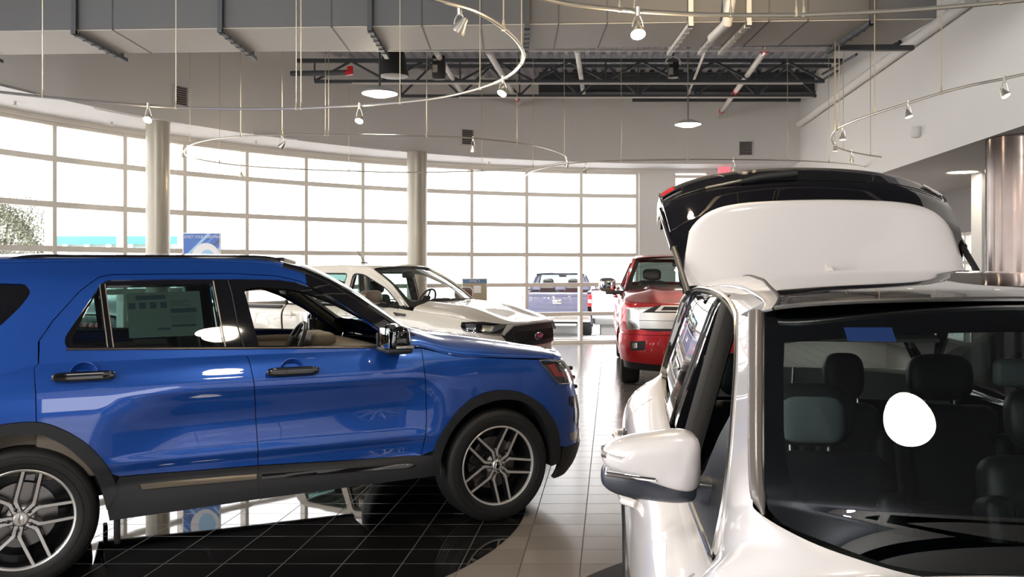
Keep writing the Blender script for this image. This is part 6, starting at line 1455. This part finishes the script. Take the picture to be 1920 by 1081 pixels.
for k in range(6): g.box((-w_ / 2 + 1.5 + k * (w_ - 3) / 5, -.5, zb2 / 2), (.25, .25, zb2))
g.build('canopy_post', M['soffit'], B, smooth=False)
# light pole and wires
p = at(379, 500, 42); g = G(); g.tube([(p.x, p.y, GZ), (p.x - .15, p.y, at(0, 260, 42).z)], [.16, .10], 10); g.box((p.x - .9, p.y, at(0, 437, 42).z), (1.5, .1, .12)); tag(g.build('street_lamp', mat('pale grey pole', (.5, .5, .5), .6)), 'tall pale light pole outside, behind the blue poster', 'light pole')
for (xa, ya), (xb, yb_), lb in (((380, 425), (1200, 470), 'upper overhead wire outside the windows'), ((381, 411), (1200, 452), 'faint higher overhead wire outside the middle windows')):
    a, b = at(xa, ya, 42), at(xb, yb_, 42); g = G(); g.tube([a.lerp(b, t) + Vector((0, 0, -1.2 * t * (1 - t) * 4 * .3)) for t in np.linspace(0, 1.2, 20)], .035, 6); tag(g.build('overhead_wire', mat('grey wire', (.2, .2, .2), .6)), lb, 'wire')
a = at(1142, 602, 25.5); g = G(); g.box((a.x + .1, a.y, a.z), (1.1, .5, .18), None, .04); g.box((a.x + .1, a.y, (a.z + GZ) / 2 - .05), (.7, .35, a.z - GZ - .1)); tag(g.build('bench', mat('grey bench concrete', (.16, .16, .16), .8)), 'low grey bench outside beside the parked blue pickup', 'bench')
# ================================================================ posters on stands before the glass
def poster(px0, px1, py0, py1, Y, label, tilt=0, z0=0.0):
    a, b = at(px0, py0, Y), at(px1, py1, Y); T = empty('poster_stand', ((a.x + b.x) / 2, Y, z0)); tag(T, label, 'poster stand'); T.rotation_euler = (0, 0, tilt); w_, h_ = (b.x - a.x), a.z - b.z
    g = G(); g.box((0, .03, b.z / 2 - z0), (.05, .05, b.z)); g.box((0, .03, .015), (.5, .4, .03), None, .01); g.build('stand_post', M['satin'], T)
    g = G(); g.box((0, 0, a.z - h_ / 2), (w_ + .03, .03, h_ + .03), None, .004); g.build('board', M['soffit'], T)
    return T, w_, h_, a.z
def rect(T, nm, x0, z0, x1, z1, m, y=-.018, parent=None, sk=0.0):
    g = G(); g.add([Vector((x0, y, z0)), Vector((x1, y, z0)), Vector((x1 + sk, y, z1)), Vector((x0 + sk, y, z1))], [[0, 1, 2, 3]]); return g.build(nm, m, parent or T, smooth=False)
T, w_, h_, zt = poster(345, 412, 438, 560, 11.9, 'blue poster reading PROTECT YOUR INVESTMENT, standing above the SUV roof')
pb = rect(T, 'poster_print', -w_ / 2, zt - h_, w_ / 2, zt, mat('poster blue', (.10, .22, .62), .6), -.0165)
cols = [mat('poster pale blue', (.42, .68, .95), .6), mat('poster mid blue', (.18, .36, .80), .6), mat('poster slate', (.12, .16, .30), .6)]
for k in range(9):
    # diagonal streaks clipped to the sheet
    c0 = -w_ / 2 - .30 + k * .115; wd = (.05, .028, .04)[k % 3]; q = []
    for dx, dz in ((0, -.62), (wd, -.62), (wd + .62, 0), (.62, 0)): q.append((c0 + dx, zt + dz))
    def clip(poly, f):
        out = []
        for i in range(len(poly)):
            a, b = poly[i - 1], poly[i]; fa, fb = f(a), f(b)
            if fa >= 0 > fb or fa < 0 <= fb: t = fa / (fa - fb); out.append((a[0] + (b[0] - a[0]) * t, a[1] + (b[1] - a[1]) * t))
            if fb >= 0: out.append(b)
        return out
    for f in (lambda p: p[0] + w_ / 2, lambda p: w_ / 2 - p[0], lambda p: p[1] - (zt - h_), lambda p: zt - p[1]): q = clip(q, f) if q else q
    if len(q) > 2: g = G(); g.add([Vector((x, -.0172 - k * 1e-5, z)) for x, z in q], [list(range(len(q)))]); g.build('poster_streak', cols[k % 3], pb, smooth=False)
g = G(); g.add([Vector((.06 + .205 * math.cos(a), -.018, zt - .36 + .235 * math.sin(a))) for a in np.linspace(0, 2 * PI, 40, endpoint=False)], [list(range(40))]); g.build('poster_disc', M['soffit'], pb, smooth=False)
g = G(); g.add([Vector((.08 + .115 * math.cos(a), -.0185, zt - .38 + .165 * math.sin(a))) for a in np.linspace(0, 2 * PI, 40, endpoint=False)], [list(range(40))]); g.build('poster_disc', cols[0], pb, smooth=False)
text('poster_lettering', 'PROTECT YOUR INVESTMENT', .052, M['soffit'], pb, (0, -.019, zt - .045), (PI / 2, 0, 0), sx=.80)
T, w_, h_, zt = poster(868, 912, 523, 610, 16.6, 'beige poster with a blue SYNC 3 header, half hidden by the white pickup', tilt=0)
pb = rect(T, 'poster_print', -w_ / 2, zt - h_, w_ / 2, zt, mat('poster beige', (.42, .37, .27), .6), -.0165)
rect(T, 'poster_header', -w_ / 2, zt - .075, w_ / 2, zt, mat('poster header blue', (.12, .24, .42), .6), -.0175, pb); text('poster_lettering', 'SYNC 3', .06, M['soffit'], pb, (0, -.019, zt - .038), (PI / 2, 0, 0))
rect(T, 'poster_picture', -.02, zt - .26, .12, zt - .12, M['soffit'], -.0175, pb)
# ================================================================ dark coupe outside, its three-bar tail lamps seen through the blue SUV's quarter light
def coupe():
    p = at(126, 500, 17.4); o = empty('coupe', (p.x, p.y, GZ), math.radians(78)); tag(o, 'dark coupe outside with triple red tail lamps, seen through the blue SUV rear glass', 'car')
    prof = pchip([0, .25, .8, 1.3, 2.1, 3.0, 3.5, 4.3, 4.7], [.88, 1.0, 1.02, 1.28, 1.37, 1.15, 1.0, .92, .70]); half = pchip([0, .3, 1.0, 3.5, 4.4, 4.7], [.80, .92, .95, .95, .88, .70])
    def body(x, a):
        h = half(x); X, Y = corner(3.2, a if a < 1 else 2 - a); z0 = .24; zt = min(prof(x), 1.0 - .02 * x); return (x, h * Y * (1 if a < 1 else -1), z0 + (zt - z0) * X)
    g = G(); g.grid(body, np.linspace(0, 4.7, 40), np.linspace(0, 2, 33)); g.grid(lambda t, a: (0, body(0, a)[1] * t, .24 + (body(0, a)[2] - .24)), (0, 1), np.linspace(0, 2, 33)); g.grid(lambda t, a: (4.7, body(4.7, a)[1] * t, body(4.7, a)[2]), (0, 1), np.linspace(0, 2, 33)); g.build('body', M['cladding'], o)
    def cab(x, a): X, Y = corner(2.6, a if a < 1 else 2 - a); return (x, (.84 - .22 * (prof(x) - .9)) * Y * (1 if a < 1 else -1), .85 + max(.02, prof(x) - .85) * X)
    g = G(); g.grid(cab, np.linspace(.7, 3.3, 26), np.linspace(0, 2, 25)); g.build('cabin_glass', M['dark_glass'], o)
    for sg in (-1, 1):
        for k in range(3): g = G(); g.box((-.02, sg * (.42 + .14 * k), .80), (.05, .085, .17), None, .02); g.build('tail_lamp', M['redlens'], o)
        for x in (.95, 3.7): wheel(o, (x, sg * .93, .34), R=.34, Rr=.24, side=sg, design='five', lod=1)
    g = G(); g.box((-.03, 0, .42), (.1, 1.5, .22), None, .04); g.build('rear_bumper', M['cladding'], o)
coupe()
